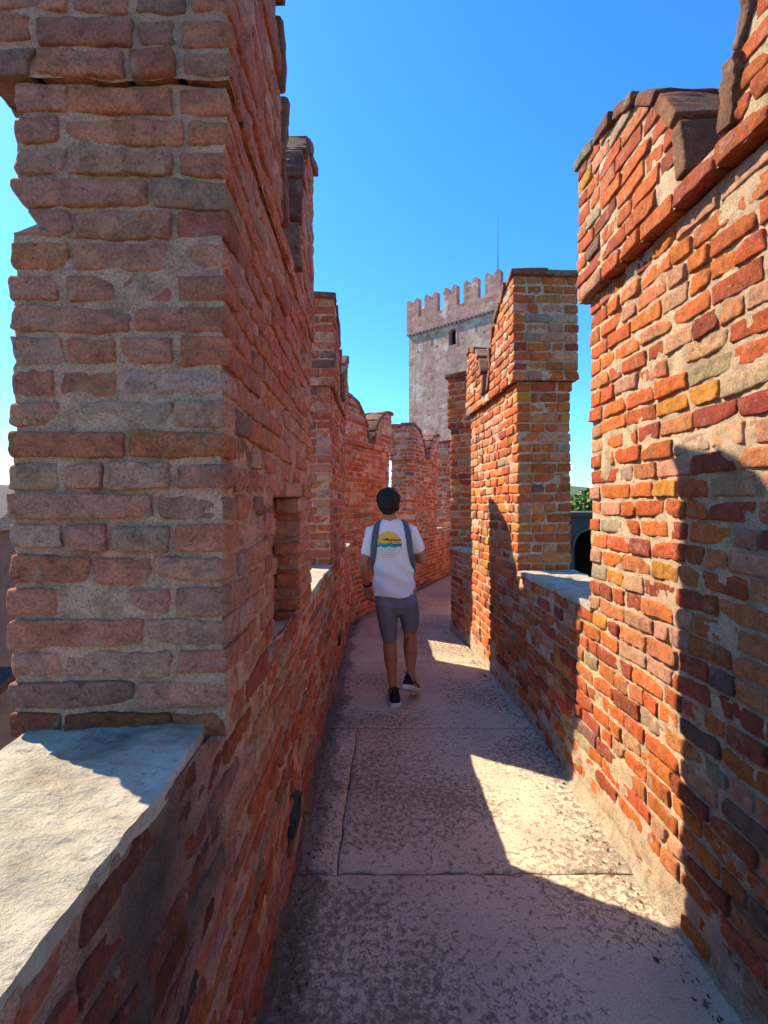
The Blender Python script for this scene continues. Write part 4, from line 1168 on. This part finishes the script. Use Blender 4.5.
# wristwatch
wc = np.array(LWr) + np.array(ow); d = np.array(LWr) - np.array(LEl); d /= np.linalg.norm(d)
a = np.cross(d, (0, 1, 0)); a /= np.linalg.norm(a); b = np.cross(d, a)
wt = empty('wristwatch', tuple(wc)); tag(wt, 'dark wristwatch on the left wrist of the walking man', 'watch')
rows = [[wc - d * .02 + d * s + r_ * (math.cos(t) * a + math.sin(t) * b) for t in np.linspace(0, 2 * math.pi, 25)] for s, r_ in ((-.010, .024), (-.010, .031), (.010, .031), (.010, .024))]
mb = MB(); mb.grid(np.array(rows), None); mb.build('watch_strap', M['shoe'], wt, use_col=False)
rows = [[wc - d * .02 + a * s + r_ * (math.cos(t) * d + math.sin(t) * b) for t in np.linspace(0, 2 * math.pi, 21)] for s, r_ in ((.026, .017), (.037, .018), (.040, .015), (.040, .0005))]
mb = MB(); mb.grid(np.array(rows), None); mb.build('watch_case', M['dark'], wt, use_col=False)

# ------------------------------------------------------------------ keep children in place under moved parents
bpy.context.view_layer.update()
for root in list(C.objects):
    if root.type == 'EMPTY' and root.name.split('.')[0] in ('battlement_wall', 'person', 'backpack', 'wristwatch'):
        inv = root.matrix_world.inverted()
        for ch in root.children: ch.matrix_parent_inverse = inv

# ================================================================== LIGHT, SKY, CAMERA
HX, HY = 0.87, 0.53
sdir = Vector((-HX, HY, 1)).normalized()
elev = math.asin(sdir.z); az = math.atan2(sdir.x, sdir.y)      # azimuth from +Y towards +X
sun = bpy.data.lights.new('sun', 'SUN'); sun.energy = 4.1; sun.angle = R(0.5); sun.color = (1.0, 0.87, 0.66)
so = bpy.data.objects.new('sun', sun); C.objects.link(so)
so.rotation_euler = sdir.to_track_quat('Z', 'Y').to_euler()
w = bpy.data.worlds.new('World'); scene.world = w; w.use_nodes = True
nt = w.node_tree; bg = nt.nodes['Background']
sky = nt.nodes.new('ShaderNodeTexSky'); sky.sky_type = 'NISHITA'; sky.sun_disc = False
sky.sun_elevation = elev; sky.sun_rotation = az
sky.air_density = 1.0; sky.dust_density = 0.3; sky.ozone_density = 2.5
hs = nt.nodes.new('ShaderNodeHueSaturation'); hs.inputs['Saturation'].default_value = 1.25
nt.links.new(sky.outputs[0], hs.inputs['Color'])
tm = nt.nodes.new('ShaderNodeMix'); tm.data_type = 'RGBA'; tm.blend_type = 'MULTIPLY'; tm.inputs[0].default_value = 1; tm.inputs[7].default_value = (0.41, 0.74, 0.96, 1); nt.links.new(hs.outputs[0], tm.inputs[6])
# a few low clouds near the horizon
tcn = nt.nodes.new('ShaderNodeTexCoord'); sp = nt.nodes.new('ShaderNodeSeparateXYZ'); nt.links.new(tcn.outputs['Generated'], sp.inputs[0])
mp = nt.nodes.new('ShaderNodeMapping'); mp.inputs['Scale'].default_value = (1, 1, 2.2); nt.links.new(tcn.outputs['Generated'], mp.inputs[0])
cn = nt.nodes.new('ShaderNodeTexNoise'); cn.inputs['Scale'].default_value = 9; cn.inputs['Detail'].default_value = 8; nt.links.new(mp.outputs[0], cn.inputs['Vector'])
mr = nt.nodes.new('ShaderNodeMapRange'); mr.inputs['From Min'].default_value = 0.54; mr.inputs['From Max'].default_value = 0.64; nt.links.new(cn.outputs['Fac'], mr.inputs['Value'])
hz = nt.nodes.new('ShaderNodeMapRange'); hz.inputs['From Min'].default_value = 0.13; hz.inputs['From Max'].default_value = 0.05; nt.links.new(sp.outputs['Z'], hz.inputs['Value'])
mu = nt.nodes.new('ShaderNodeMath'); mu.operation = 'MULTIPLY'; nt.links.new(mr.outputs[0], mu.inputs[0]); nt.links.new(hz.outputs[0], mu.inputs[1])
mx = nt.nodes.new('ShaderNodeMix'); mx.data_type = 'RGBA'; nt.links.new(mu.outputs[0], mx.inputs[0]); nt.links.new(tm.outputs[2], mx.inputs[6]); mx.inputs[7].default_value = (9, 9.5, 10.5, 1)
nt.links.new(mx.outputs[2], bg.inputs['Color']); bg.inputs['Strength'].default_value = 0.14

cam = bpy.data.cameras.new('camera'); co = bpy.data.objects.new('camera', cam); C.objects.link(co)
cam.sensor_fit = 'VERTICAL'; cam.sensor_height = 36; cam.lens = F / 1024 * 36
cam.shift_x = 9 / 1024; cam.shift_y = -7 / 1024
cam.clip_start = 0.05; cam.clip_end = 20000
co.location = (0, 0, EYE); co.rotation_euler = (R(90), 0, 0)
scene.camera = co
scene.view_settings.view_transform = 'Standard'; scene.view_settings.look = 'None'
scene.view_settings.exposure = 1.42; scene.view_settings.gamma = 1.0
scene.view_settings.use_curve_mapping = False
scene.cycles.max_bounces = 6
scene.cycles.diffuse_bounces = 4
